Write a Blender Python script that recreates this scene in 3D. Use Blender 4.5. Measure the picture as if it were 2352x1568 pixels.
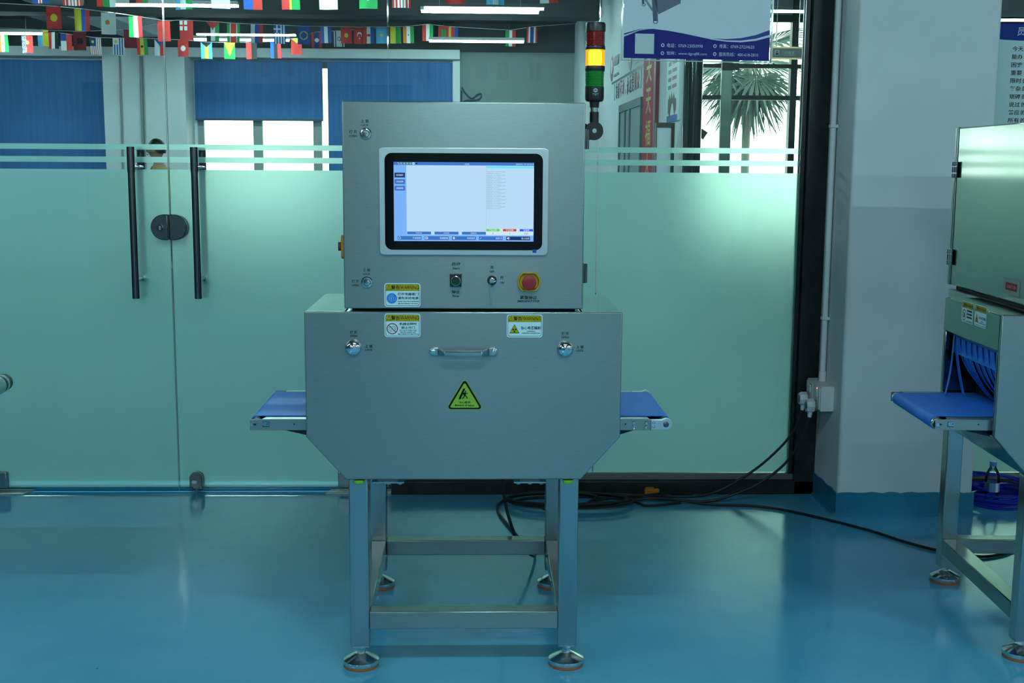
import bpy, bmesh, math, random
from mathutils import Matrix, Vector
random.seed(7)
for _o in list(bpy.data.objects):
    bpy.data.objects.remove(_o, do_unlink=True)
SC = bpy.context.scene
COL = SC.collection

# ------------------------------------------------------------------ camera
cam_d = bpy.data.cameras.new('camera')
cam_d.sensor_width = 36.0
cam_d.lens = 2783.8 / 2352 * 36.0
cam_d.clip_start = 0.05
cam_d.clip_end = 200
cam = bpy.data.objects.new('camera', cam_d)
COL.objects.link(cam)
_yaw, _pitch, _roll = -0.02887, 0.1450, 0.00627
_f = Vector((-math.sin(_yaw) * math.cos(_pitch), math.cos(_yaw) * math.cos(_pitch), -math.sin(_pitch)))
_r = Vector((math.cos(_yaw), math.sin(_yaw), 0))
_u = _r.cross(_f)
_r2 = _r * math.cos(_roll) + _u * math.sin(_roll)
_u2 = _u * math.cos(_roll) - _r * math.sin(_roll)
cam.matrix_world = Matrix(((_r2.x, _u2.x, -_f.x, 0.0388), (_r2.y, _u2.y, -_f.y, -3.4377), (_r2.z, _u2.z, -_f.z, 1.5), (0, 0, 0, 1)))
SC.camera = cam

# ------------------------------------------------------------------ world, exposure
W = bpy.data.worlds.new('overcast_sky')
SC.world = W
W.use_nodes = True
_bg = W.node_tree.nodes['Background']
_bg.inputs['Color'].default_value = (0.86, 1.0, 0.93, 1)
_bg.inputs['Strength'].default_value = 4.0
SC.view_settings.view_transform = 'Standard'
SC.view_settings.look = 'None'
SC.view_settings.gamma = 1.0
SC.view_settings.use_curve_mapping = False
SC.view_settings.exposure = 0.97
SC.cycles.use_denoising = True
SC.cycles.max_bounces = 7
SC.cycles.diffuse_bounces = 3
SC.cycles.glossy_bounces = 4
SC.cycles.transmission_bounces = 6
SC.cycles.transparent_max_bounces = 12
SC.cycles.sample_clamp_indirect = 6.0
SC.cycles.use_adaptive_sampling = True
SC.cycles.adaptive_threshold = 0.05
SC.cycles.use_light_tree = False
SC.cycles.caustics_reflective = False
LAMP_STRENGTH = 84.0

# ------------------------------------------------------------------ materials
MATS = {}
def nodes_of(m):
    return m.node_tree.nodes, m.node_tree.links
def mat(name, col, rough=0.5, metal=0.0, spec=None, emit=None, estr=1.0, trans=0.0, ior=None, coat=0.0):
    if name in MATS:
        return MATS[name]
    m = bpy.data.materials.new(name)
    m.use_nodes = True
    b = m.node_tree.nodes['Principled BSDF']
    b.inputs['Base Color'].default_value = (*col, 1)
    b.inputs['Roughness'].default_value = rough
    b.inputs['Metallic'].default_value = metal
    if spec is not None:
        b.inputs['Specular IOR Level'].default_value = spec
    if emit is not None:
        b.inputs['Emission Color'].default_value = (*emit, 1)
        b.inputs['Emission Strength'].default_value = estr
    if trans:
        b.inputs['Transmission Weight'].default_value = trans
    if ior:
        b.inputs['IOR'].default_value = ior
    if coat:
        b.inputs['Coat Weight'].default_value = coat
        b.inputs['Coat Roughness'].default_value = 0.05
    MATS[name] = m
    return m
def s2l(h):
    h = h.lstrip('#')
    out = []
    for i in (0, 2, 4):
        c = int(h[i:i + 2], 16) / 255
        out.append(c / 12.92 if c <= 0.04045 else ((c + 0.055) / 1.055) ** 2.4)
    return tuple(out)
def ink(h, rough=0.45):
    return mat('print_' + h.lstrip('#'), s2l(h), rough, spec=0.15)
def glow(h, k=0.47):
    m = mat('screen_' + h.lstrip('#'), (0, 0, 0), 0.25, emit=s2l(h), estr=k)
    m.cycles.emission_sampling = 'NONE'      # too dim to be worth aiming at; it still glows
    return m
def tex_chain(m, scale=(1, 1, 1), coord='Object'):
    n, l = nodes_of(m)
    tc = n.new('ShaderNodeTexCoord'); mp = n.new('ShaderNodeMapping')
    mp.inputs['Scale'].default_value = scale
    l.new(tc.outputs[coord], mp.inputs['Vector'])
    return mp
def vary(m, c1, c2, scale, detail=4, stretch=(1, 1, 1), bump=0.0, rough=None, lo=0.35, hi=0.65):
    n, l = nodes_of(m)
    b = n['Principled BSDF']
    mp = tex_chain(m, stretch)
    t = n.new('ShaderNodeTexNoise'); t.inputs['Scale'].default_value = scale; t.inputs['Detail'].default_value = detail
    l.new(mp.outputs['Vector'], t.inputs['Vector'])
    r = n.new('ShaderNodeValToRGB')
    r.color_ramp.elements[0].position = lo; r.color_ramp.elements[1].position = hi
    r.color_ramp.elements[0].color = (*c1, 1); r.color_ramp.elements[1].color = (*c2, 1)
    l.new(t.outputs['Fac'], r.inputs['Fac'])
    l.new(r.outputs['Color'], b.inputs['Base Color'])
    if bump:
        bp = n.new('ShaderNodeBump'); bp.inputs['Strength'].default_value = bump; bp.inputs['Distance'].default_value = 0.002
        l.new(t.outputs['Fac'], bp.inputs['Height']); l.new(bp.outputs['Normal'], b.inputs['Normal'])
    if rough:
        mr = n.new('ShaderNodeMapRange')
        mr.inputs['To Min'].default_value = rough[0]; mr.inputs['To Max'].default_value = rough[1]
        l.new(t.outputs['Fac'], mr.inputs['Value']); l.new(mr.outputs['Result'], b.inputs['Roughness'])
    return m

def brushed(name, col, rough, stretch, tangent, k=0.03, metal=1.0, aniso=0.7):
    """brushed sheet: the polish lines run one way, so highlights smear across them"""
    m = mat(name, col, rough, metal)
    c1 = tuple(c * (1 - k) for c in col); c2 = tuple(min(1, c * (1 + k)) for c in col)
    vary(m, c1, c2, 90, 4, stretch, lo=0.3, hi=0.7)
    n, l = nodes_of(m); b = n['Principled BSDF']
    b.inputs['Anisotropic'].default_value = aniso
    v = n.new('ShaderNodeCombineXYZ')
    for i in range(3):
        v.inputs[i].default_value = tangent[i]
    l.new(v.outputs[0], b.inputs['Tangent'])
    return m
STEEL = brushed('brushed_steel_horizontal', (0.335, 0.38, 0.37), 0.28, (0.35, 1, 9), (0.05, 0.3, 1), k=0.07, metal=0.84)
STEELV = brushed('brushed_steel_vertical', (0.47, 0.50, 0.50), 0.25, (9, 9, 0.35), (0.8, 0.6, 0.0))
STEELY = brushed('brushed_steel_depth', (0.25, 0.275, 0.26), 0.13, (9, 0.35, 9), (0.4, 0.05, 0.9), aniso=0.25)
CHROME = mat('chrome', (0.78, 0.80, 0.81), 0.12, 1.0)
SATIN = mat('satin_steel', (0.55, 0.57, 0.58), 0.22, 1.0)
DARKSTEEL = mat('dark_satin_steel', (0.20, 0.21, 0.22), 0.24, 1.0)
ALU = mat('bezel_anodised_aluminium', (0.62, 0.66, 0.67), 0.38, 0.85)
BLACKP = mat('black_plastic', (0.012, 0.012, 0.013), 0.38)
RUBBER = mat('black_cable_rubber', (0.010, 0.010, 0.011), 0.5)
DARKV = mat('dark_void', (0.01, 0.01, 0.011), 0.7)  # near-black standing for the shade inside holes and the tunnel mouth
BELT = vary(mat('blue_belt', (0.02, 0.17, 0.66), 0.55, spec=0.3), (0.018, 0.16, 0.63), (0.022, 0.18, 0.70), 40, 3)
CURT = mat('blue_curtain_vinyl', (0.012, 0.17, 0.66), 0.45)
FOAMW = mat('white_painted_metal', (0.80, 0.81, 0.80), 0.45)
# epoxy floor: blue resin with faint cloudy wear, dust specks and scuffs
FLOOR = mat('blue_epoxy', (0.03, 0.20, 0.30), 0.16, spec=0.55)
def _floor():
    n, l = nodes_of(FLOOR); b = n['Principled BSDF']
    mp = tex_chain(FLOOR)
    t = n.new('ShaderNodeTexNoise'); t.inputs['Scale'].default_value = 1.3; t.inputs['Detail'].default_value = 8; t.inputs['Roughness'].default_value = 0.62
    l.new(mp.outputs['Vector'], t.inputs['Vector'])
    r = n.new('ShaderNodeValToRGB')
    r.color_ramp.elements[0].position = 0.32; r.color_ramp.elements[1].position = 0.7
    r.color_ramp.elements[0].color = (0.065, 0.370, 0.590, 1); r.color_ramp.elements[1].color = (0.110, 0.440, 0.660, 1)
    l.new(t.outputs['Fac'], r.inputs['Fac'])
    v = n.new('ShaderNodeTexVoronoi'); v.inputs['Scale'].default_value = 5.5
    l.new(mp.outputs['Vector'], v.inputs['Vector'])
    lt = n.new('ShaderNodeMath'); lt.operation = 'LESS_THAN'; lt.inputs[1].default_value = 0.017
    l.new(v.outputs['Distance'], lt.inputs[0])
    mx = n.new('ShaderNodeMix'); mx.data_type = 'RGBA'
    l.new(lt.outputs[0], mx.inputs[0]); l.new(r.outputs['Color'], mx.inputs[6]); mx.inputs[7].default_value = (0.015, 0.03, 0.035, 1)
    l.new(mx.outputs[2], b.inputs['Base Color'])
    t2 = n.new('ShaderNodeTexNoise'); t2.inputs['Scale'].default_value = 3.1; t2.inputs['Detail'].default_value = 6
    l.new(mp.outputs['Vector'], t2.inputs['Vector'])
    mr = n.new('ShaderNodeMapRange'); mr.inputs['From Min'].default_value = 0.3; mr.inputs['From Max'].default_value = 0.7
    mr.inputs['To Min'].default_value = 0.10; mr.inputs['To Max'].default_value = 0.20
    l.new(t2.outputs['Fac'], mr.inputs['Value']); l.new(mr.outputs['Result'], b.inputs['Roughness'])
    t3 = n.new('ShaderNodeTexNoise'); t3.inputs['Scale'].default_value = 9; t3.inputs['Detail'].default_value = 3
    l.new(mp.outputs['Vector'], t3.inputs['Vector'])
    bp = n.new('ShaderNodeBump'); bp.inputs['Strength'].default_value = 0.03; bp.inputs['Distance'].default_value = 0.004
    l.new(t3.outputs['Fac'], bp.inputs['Height']); l.new(bp.outputs['Normal'], b.inputs['Normal'])
_floor()
WALLW = vary(mat('white_wall_paint', (0.72, 0.74, 0.75), 0.7), (0.66, 0.70, 0.72), (0.76, 0.78, 0.79), 2.2, 6, bump=0.10)
WALLP = vary(mat('office_white_paint', (0.58, 0.61, 0.62), 0.8), (0.54, 0.58, 0.59), (0.61, 0.64, 0.65), 1.5, 4)
WALLG = mat('grey_wall_paint', (0.45, 0.49, 0.50), 0.8)
SKIRT = vary(mat('blue_skirting_paint', (0.03, 0.23, 0.36), 0.22), (0.022, 0.19, 0.31), (0.034, 0.25, 0.39), 3.0, 5, bump=0.15)
CEIL = vary(mat('dark_ceiling_paint', (0.03, 0.036, 0.036), 0.8), (0.022, 0.028, 0.03), (0.05, 0.058, 0.058), 0.6, 3)
FRAMEB = vary(mat('black_frame_metal', (0.014, 0.017, 0.018), 0.3), (0.010, 0.012, 0.013), (0.022, 0.025, 0.026), 14, 5)
GASKET = mat('grey_gasket', (0.16, 0.17, 0.165), 0.6)
def glass_mat(name, tint, refl=1.0):
    m = bpy.data.materials.new(name); m.use_nodes = True
    n, l = nodes_of(m); n.clear()
    o = n.new('ShaderNodeOutputMaterial'); mx = n.new('ShaderNodeMixShader')
    tr = n.new('ShaderNodeBsdfTransparent'); tr.inputs['Color'].default_value = (*tint, 1)
    g = n.new('ShaderNodeBsdfGlossy'); g.inputs['Roughness'].default_value = 0.0; g.inputs['Color'].default_value = (refl, refl, refl, 1)
    fr = n.new('ShaderNodeFresnel'); fr.inputs['IOR'].default_value = 1.5
    l.new(fr.outputs['Fac'], mx.inputs[0]); l.new(tr.outputs[0], mx.inputs[1]); l.new(g.outputs[0], mx.inputs[2])
    l.new(mx.outputs[0], o.inputs['Surface'])
    MATS[name] = m
    return m
GLASS = glass_mat('clear_float_glass', (0.90, 0.965, 0.94), 0.45)
WGLASS = glass_mat('window_glass', (0.93, 0.98, 0.96))
EDGE = mat('green_glass_edge', (0.45, 0.62, 0.52), 0.15, spec=0.8)
def frost_mat():
    m = bpy.data.materials.new('frosted_film'); m.use_nodes = True
    n, l = nodes_of(m); n.clear()
    o = n.new('ShaderNodeOutputMaterial')
    rf = n.new('ShaderNodeBsdfRefraction'); rf.inputs['Color'].default_value = (0.87, 1.0, 0.94, 1)
    rf.inputs['Roughness'].default_value = 0.46; rf.inputs['IOR'].default_value = 1.28
    tl = n.new('ShaderNodeBsdfTranslucent'); tl.inputs['Color'].default_value = (0.74, 1.0, 0.97, 1)
    df = n.new('ShaderNodeBsdfDiffuse'); df.inputs['Color'].default_value = (0.28, 0.62, 0.72, 1)
    m1 = n.new('ShaderNodeMixShader'); m1.inputs[0].default_value = 0.29
    m2 = n.new('ShaderNodeMixShader'); m2.inputs[0].default_value = 0.13
    l.new(rf.outputs[0], m1.inputs[1]); l.new(tl.outputs[0], m1.inputs[2])
    l.new(m1.outputs[0], m2.inputs[1]); l.new(df.outputs[0], m2.inputs[2])
    l.new(m2.outputs[0], o.inputs['Surface'])
    MATS['frosted_film'] = m
    return m
FROST = frost_mat()
LAMPM = mat('lamp_diffuser', (0.9, 0.9, 0.9), 0.5, emit=(0.61, 0.94, 1.0), estr=LAMP_STRENGTH)
CLOTH = None

# ------------------------------------------------------------------ mesh builder
def rrect(x0, x1, z0, z1, r, n=6):
    pts = []
    for cx, cz, a in ((x1 - r, z1 - r, 0), (x0 + r, z1 - r, 90), (x0 + r, z0 + r, 180), (x1 - r, z0 + r, 270)):
        for i in range(n + 1):
            t = math.radians(a + 90 * i / n)
            pts.append((cx + r * math.cos(t), cz + r * math.sin(t)))
    return pts
def circ(cx, cz, r, n=28, a0=0.0, a1=360.0, rz=None):
    full = abs(a1 - a0) >= 359.9
    k = n if full else n + 1
    rz = r if rz is None else rz
    return [(cx + r * math.cos(math.radians(a0 + (a1 - a0) * i / n)), cz + rz * math.sin(math.radians(a0 + (a1 - a0) * i / n))) for i in range(k)]
class MB:
    def __init__(self):
        self.v = []; self.f = []; self.m = []; self.s = []
    def add(self, vs, fs, mi=0, smooth=False):
        b = len(self.v)
        self.v += [tuple(p) for p in vs]
        for q in fs:
            self.f.append(tuple(i + b for i in q)); self.m.append(mi); self.s.append(smooth)
        return self
    def box(self, x0, x1, y0, y1, z0, z1, mi=0):
        x0, x1 = min(x0, x1), max(x0, x1); y0, y1 = min(y0, y1), max(y0, y1); z0, z1 = min(z0, z1), max(z0, z1)
        vs = [(x0, y0, z0), (x1, y0, z0), (x1, y1, z0), (x0, y1, z0), (x0, y0, z1), (x1, y0, z1), (x1, y1, z1), (x0, y1, z1)]
        return self.add(vs, [(3, 2, 1, 0), (4, 5, 6, 7), (0, 1, 5, 4), (1, 2, 6, 5), (2, 3, 7, 6), (3, 0, 4, 7)], mi)
    def prism(self, poly, y0, y1, mi=0, smooth=False, axis='y'):
        """poly: counter-clockwise list of (x, z) seen from -y; extruded along the axis"""
        n = len(poly)
        if axis == 'y':
            P = lambda a, b, h: (a, h, b)
        elif axis == 'x':
            P = lambda a, b, h: (h, a, b)
        else:
            P = lambda a, b, h: (a, b, h)
        vs = [P(a, b, y0) for a, b in poly] + [P(a, b, y1) for a, b in poly]
        fs = [tuple(range(n)), tuple(range(2 * n - 1, n - 1, -1))]
        self.add(vs, fs, mi)
        b = len(self.v) - 2 * n
        for i in range(n):
            j = (i + 1) % n
            self.f.append((b + i, b + n + i, b + n + j, b + j)); self.m.append(mi); self.s.append(smooth)
        return self
    def ringprism(self, outer, inner, y0, y1, mi=0):
        """flat frame between two loops of equal length"""
        n = len(outer)
        vs = [(a, y0, b) for a, b in outer] + [(a, y0, b) for a, b in inner] + [(a, y1, b) for a, b in outer] + [(a, y1, b) for a, b in inner]
        fs = []
        for i in range(n):
            j = (i + 1) % n
            fs += [(i, j, n + j, n + i), (2 * n + j, 2 * n + i, 3 * n + i, 3 * n + j), (j, i, 2 * n + i, 2 * n + j), (n + i, n + j, 3 * n + j, 3 * n + i)]
        return self.add(vs, fs, mi)
    def lathe(self, prof, origin=(0, 0, 0), axis=(0, 0, 1), n=28, mi=0, smooth=True, flat_at=()):
        a = Vector(axis).normalized()
        t = Vector((1, 0, 0)) if abs(a.x) < 0.9 else Vector((0, 1, 0))
        e1 = a.cross(t).normalized(); e2 = a.cross(e1)
        o = Vector(origin)
        vs = []
        for r, h in prof:
            for i in range(n):
                w = 2 * math.pi * i / n
                vs.append(o + a * h + (e1 * math.cos(w) + e2 * math.sin(w)) * r)
        fs = []
        for k in range(len(prof) - 1):
            for i in range(n):
                j = (i + 1) % n
                fs.append((k * n + i, k * n + j, (k + 1) * n + j, (k + 1) * n + i))
        self.add(vs, fs, mi, smooth)
        b = len(self.v) - len(vs)
        if prof[0][0] > 1e-5:
            self.f.append(tuple(b + i for i in range(n - 1, -1, -1))); self.m.append(mi); self.s.append(False)
        if prof[-1][0] > 1e-5:
            q = b + (len(prof) - 1) * n
            self.f.append(tuple(q + i for i in range(n))); self.m.append(mi); self.s.append(False)
        return self
    def cyl(self, p0, p1, r, r2=None, n=20, mi=0, smooth=True):
        p0 = Vector(p0); p1 = Vector(p1)
        return self.lathe([(r, 0), (r if r2 is None else r2, (p1 - p0).length)], p0, p1 - p0, n, mi, smooth)
    def tube(self, path, r, n=8, mi=0, closed=False, radii=None):
        P = [Vector(p) for p in path]
        k = len(P)
        vs = []; up = None
        for i in range(k):
            if closed:
                d = P[(i + 1) % k] - P[i - 1]
            else:
                d = P[min(i + 1, k - 1)] - P[max(i - 1, 0)]
            d.normalize()
            if up is None:
                t = Vector((0, 0, 1)) if abs(d.z) < 0.9 else Vector((1, 0, 0))
                up = (t - d * t.dot(d)).normalized()
            else:
                up = (up - d * up.dot(d)).normalized()
            sd = d.cross(up)
            rr = radii[i] if radii else r
            for j in range(n):
                w = 2 * math.pi * j / n
                vs.append(P[i] + (up * math.cos(w) + sd * math.sin(w)) * rr)
        fs = []
        for i in range(k if closed else k - 1):
            i2 = (i + 1) % k
            for j in range(n):
                j2 = (j + 1) % n
                fs.append((i * n + j, i2 * n + j, i2 * n + j2, i * n + j2))
        self.add(vs, fs, mi, True)
        if not closed:
            b = len(self.v) - len(vs)
            self.f.append(tuple(b + j for j in range(n))); self.m.append(mi); self.s.append(False)
            self.f.append(tuple(b + (k - 1) * n + j for j in range(n - 1, -1, -1))); self.m.append(mi); self.s.append(False)
        return self
    def ball(self, c, r, n=16, mi=0, sc=(1, 1, 1)):
        vs = []; fs = []
        k = n // 2
        for i in range(k + 1):
            th = math.pi * i / k
            for j in range(n):
                ph = 2 * math.pi * j / n
                vs.append((c[0] + r * sc[0] * math.sin(th) * math.cos(ph), c[1] + r * sc[1] * math.sin(th) * math.sin(ph), c[2] + r * sc[2] * math.cos(th)))
        for i in range(k):
            for j in range(n):
                j2 = (j + 1) % n
                fs.append((i * n + j, (i + 1) * n + j, (i + 1) * n + j2, i * n + j2))
        return self.add(vs, fs, mi, True)
    def xform(self, M, start=0):
        for i in range(start, len(self.v)):
            self.v[i] = tuple(M @ Vector(self.v[i]))
        return self
    def build(self, name, mats, parent=None, bevel=0.0, seg=2, label=None, loc=None):
        me = bpy.data.meshes.new(name)
        me.from_pydata(self.v, [], self.f)
        for m in (mats if isinstance(mats, (list, tuple)) else [mats]):
            me.materials.append(m)
        me.polygons.foreach_set('material_index', self.m)
        me.polygons.foreach_set('use_smooth', self.s)
        bm = bmesh.new(); bm.from_mesh(me)
        bmesh.ops.recalc_face_normals(bm, faces=bm.faces)
        bm.to_mesh(me); bm.free()
        me.set_sharp_from_angle(angle=math.radians(32))
        me.update()
        o = bpy.data.objects.new(name, me)
        COL.objects.link(o)
        if parent is not None:
            o.parent = parent
        if loc is not None:
            o.location = loc
        if bevel:
            b = o.modifiers.new('bevel', 'BEVEL'); b.width = bevel; b.segments = seg; b.limit_method = 'ANGLE'; b.angle_limit = math.radians(40)
            b.harden_normals = False
        if label:
            o['label'] = label
        return o
def empty(name, loc=(0, 0, 0), rz=0.0, parent=None):
    o = bpy.data.objects.new(name, None)
    COL.objects.link(o)
    o.location = loc; o.rotation_euler = (0, 0, rz); o.empty_display_size = 0.1
    if parent is not None:
        o.parent = parent
    return o
def tag(o, label=None, cat=None, group=None, kind=None):
    if label: o['label'] = label
    if cat: o['category'] = cat
    if group: o['group'] = group
    if kind: o['kind'] = kind
    return o
def struct(o, label=None):
    o['kind'] = 'structure'
    if label: o['label'] = label
    return o
def smooth_path(pts, k=6, closed=False):
    P = [Vector(p) for p in pts]
    n = len(P); out = []
    rng = range(n) if closed else range(n - 1)
    for i in rng:
        p1 = P[i]; p2 = P[(i + 1) % n]
        p0 = P[i - 1] if (closed or i > 0) else p1 * 2 - p2
        p3 = P[(i + 2) % n] if (closed or i + 2 < n) else p2 * 2 - p1
        for j in range(k):
            t = j / k
            out.append(0.5 * ((2 * p1) + (p2 - p0) * t + (2 * p0 - 5 * p1 + 4 * p2 - p3) * t * t + (3 * p1 - p0 - 3 * p2 + p3) * t ** 3))
    if not closed:
        out.append(P[-1])
    return out

# ------------------------------------------------------------------ flat print on real surfaces
_TX = {}
def text_mesh(s, bold):
    key = (s, bold)
    if key in _TX:
        return _TX[key]
    c = bpy.data.curves.new('lettering_source', 'FONT')
    c.body = s; c.resolution_u = 2; c.fill_mode = 'FRONT'; c.offset = bold
    o = bpy.data.objects.new('lettering_source', c)
    me = o.to_mesh()
    vs = [(v.co.x, v.co.y) for v in me.vertices]; fs = [tuple(p.vertices) for p in me.polygons]
    o.to_mesh_clear()
    bpy.data.objects.remove(o); bpy.data.curves.remove(c)
    _TX[key] = (vs, fs)
    return _TX[key]
class Print:
    """ink laid on a face: u to the right, v up, each later layer a hair proud of the one before"""
    def __init__(self, step=0.00012):
        self.b = MB(); self.mats = []; self.h = 0; self.step = step
    def _mi(self, m):
        if m not in self.mats:
            self.mats.append(m)
        return self.mats.index(m)
    def layer(self):
        self.h += 1
        return self
    def poly(self, pts, m):
        self.b.add([(a, b, self.h * self.step) for a, b in pts], [tuple(range(len(pts)))], self._mi(m)); return self
    def rect(self, u0, u1, v0, v1, m):
        return self.poly([(u0, v0), (u1, v0), (u1, v1), (u0, v1)], m)
    def ring(self, outer, inner, m):
        n = len(outer); z = self.h * self.step
        self.b.add([(a, b, z) for a, b in outer] + [(a, b, z) for a, b in inner], [(i, (i + 1) % n, n + (i + 1) % n, n + i) for i in range(n)], self._mi(m)); return self
    def line(self, pts, w, m):
        for (a, b), (c, d) in zip(pts, pts[1:]):
            dx, dy = c - a, d - b; L = math.hypot(dx, dy) or 1; ox, oy = -dy / L * w / 2, dx / L * w / 2
            self.poly([(a - ox, b - oy), (c - ox, d - oy), (c + ox, d + oy), (a + ox, b + oy)], m)
        return self
    def text(self, s, cu, cv, h, m, w=None, bold=0.0, align='c', shear=0.0):
        vs, fs = text_mesh(s, bold)
        if not vs:
            return self
        x0 = min(a for a, b in vs); x1 = max(a for a, b in vs); y0 = min(b for a, b in vs); y1 = max(b for a, b in vs)
        sy = h / (y1 - y0); sx = sy if w is None else w / (x1 - x0)
        if align == 'c':
            ox = cu - sx * (x0 + x1) / 2
        elif align == 'l':
            ox = cu - sx * x0
        else:
            ox = cu - sx * x1
        oy = cv - sy * (y0 + y1) / 2
        self.b.add([(ox + a * sx, oy + b * sy, self.h * self.step) for a, b in vs], fs, self._mi(m)); return self
    def build(self, name, M, parent=None, label=None):
        self.b.xform(M)
        me = bpy.data.meshes.new(name)
        me.from_pydata(self.b.v, [], self.b.f)
        for m in self.mats:
            me.materials.append(m)
        me.polygons.foreach_set('material_index', self.b.m)
        me.update()
        o = bpy.data.objects.new(name, me); COL.objects.link(o)
        if parent is not None: o.parent = parent
        if label: o['label'] = label
        return o
def on_front(y, x=0.0, z=0.0):      # faces -y
    return Matrix(((1, 0, 0, x), (0, 0, -1, y), (0, 1, 0, z), (0, 0, 0, 1)))
def on_left(x, y=0.0, z=0.0):       # faces -x: u runs toward -y
    return Matrix(((0, 0, -1, x), (-1, 0, 0, y), (0, 1, 0, z), (0, 0, 0, 1)))

# ================================================================== THE SETTING
GY = 2.02            # plane of the glass partition
CZ = 3.5             # ceiling height
struct(MB().box(-7.2, 7.2, -10.2, 14.8, -0.10, 0.0).build('floor', FLOOR), 'glossy blue epoxy floor')
struct(MB().box(-7.0, 7.0, GY + 0.10, 14.5, 0.0, 0.004).build('floor_office', mat('bounce_cutting_floor', (0.008, 0.06, 0.10), 0.85)), 'dark floor added behind the glass to cut bounced light')  # hidden floor made dark to cut glare and bounce onto the film
struct(MB().box(-7.2, 1.6, -10.2, 14.8, CZ, CZ + 0.15).box(1.6, 7.2, -10.2, 9.1, CZ, CZ + 0.15).build('ceiling', CEIL), 'dark painted ceiling')
struct(MB().box(-7.2, -7.0, -10.2, 2.0, 0, CZ).build('wall_left', mat('reflection_dark_wall', (0.07, 0.085, 0.09), 0.7)))  # unseen wall, made dark to darken the steel's left reflections
struct(MB().box(-7.2, -7.0, 2.0, 14.8, 0, CZ).build('wall_office_left', WALLW))
struct(MB().box(7.0, 7.2, -10.2, 9.1, 0, CZ).build('wall_right', WALLG))
struct(MB().box(-7.0, 7.0, -10.2, -10.0, 0, CZ).build('wall_front', WALLW))
struct(MB().box(-5.5, -0.9, -9.995, -9.96, 0, 2.6).build('reflection_panel', mat('dark_reflection_panel', (0.035, 0.045, 0.05), 0.6)), 'dark panel added behind the camera to darken steel reflections')  # added out of view so the steel's left side reflects something dark
# far wall of the back office, with its window opening
fw = MB()
fw.box(-7.0, -4.02, 14.5, 14.7, 0, 3.1).box(-2.10, -0.22, 14.5, 14.7, 0, 3.1).box(-4.02, -2.10, 14.5, 14.7, 0, 1.2).box(-4.02, -2.10, 14.5, 14.7, 2.95, 3.1)
struct(fw.build('wall_back', WALLW), 'white far wall of the back office')
struct(MB().box(-7.0, 1.585, 14.45, 14.7, 3.1, CZ).build('wall_upper_back', CEIL), 'dark painted band above the far beam')
struct(MB().box(-0.22, 1.585, 14.5, 14.7, 0, 3.1).build('wall_back_right', mat('shade_dimmed_grey', (0.22, 0.26, 0.26), 0.8)), 'dull grey far wall right of the blue blinds')  # dimness of this wall is put into its grey base colour
struct(MB().box(-7.0, -0.22, 14.15, 14.5, 2.97, 3.10).build('trim_1', WALLP), 'white beam across the far wall above the blue blinds')
struct(MB().box(-5.20, -4.06, 14.0, 14.5, 0, 2.97).build('wall_pier', WALLP), 'white pier between the blue blinds')
struct(MB().box(1.435, 1.490, 5.0, 14.5, 0, CZ).build('wall_side', WALLP), 'white side wall with slogan and red banner')
struct(MB().cyl((1.500, 4.925, 0), (1.500, 4.925, CZ), 0.064, n=32).build('wall_end_post', mat('black_gloss_cladding', (0.010, 0.014, 0.014), 0.07)), 'glossy black round post at the end of the side wall')
for i, (x0, x1, y0, y1, z0, z1) in enumerate(((-7, 1.435, 6.3, 6.75, 3.2, CZ), (-7, 1.435, 10.6, 11.0, 3.15, CZ), (-5.6, -5.1, 2.3, 14.4, 3.3, CZ), (-7, 7, -4.2, -3.8, 3.2, CZ))):
    struct(MB().box(x0, x1, y0, y1, z0, z1).build('trim_%d' % (i + 2), CEIL), 'dark ceiling beam')
struct(MB().box(-4.9, -4.35, 2.4, 14.0, 3.22, 3.46).build('trim_6', WALLG, bevel=0.02), 'pale grey ceiling duct over the back office')
# bulkhead over the glass, partition ends
struct(MB().box(-7.0, 7.0, GY - 0.06, GY + 0.06, 2.75, CZ).build('wall_bulkhead', WALLG), 'bulkhead above the glass partition')
struct(MB().box(-7.0, -3.32, GY - 0.06, GY + 0.06, 0, 2.75).build('wall_partition_left', WALLG))
struct(MB().box(3.7, 7.0, GY - 0.06, GY + 0.06, 0, 2.75).build('wall_partition_right', WALLG))
# white column with blue skirting
struct(MB().box(1.595, 2.186, 1.612, 2.30, 0, CZ).build('wall_column', WALLW, bevel=0.012, seg=3), 'white painted column right of the glass partition')
def skirting():
    b = MB(); n = 34
    x0, x1, y0 = 1.589, 2.192, 1.606
    tops = [0.104 + 0.004 * math.sin(i * 1.7) + 0.002 * math.sin(i * 4.1) for i in range(n + 1)]
    vs = []; fs = []
    pts = [(x0, 2.04 - (2.04 - y0) * i / 10) for i in range(10)] + [(x0 + (x1 - x0) * i / 24, y0) for i in range(25)]
    tops = [0.106 + 0.0025 * math.sin(i * 1.7) + 0.0015 * math.sin(i * 4.1) for i in range(len(pts))]
    for (px, py), t in zip(pts, tops):
        vs += [(px - 0.008 * (px < 1.6), py - 0.008 * (py < 1.61), 0.0), (px, py, 0.012), (px, py, t), (px + 0.02, py + 0.02, t)]
    for i in range(len(pts) - 1):
        for k in range(3):
            fs.append((i * 4 + k, (i + 1) * 4 + k, (i + 1) * 4 + k + 1, i * 4 + k + 1))
    b.add(vs, fs)
    return struct(b.build('baseboard_column', SKIRT), 'blue painted skirting around the white column')
skirting()

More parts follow.
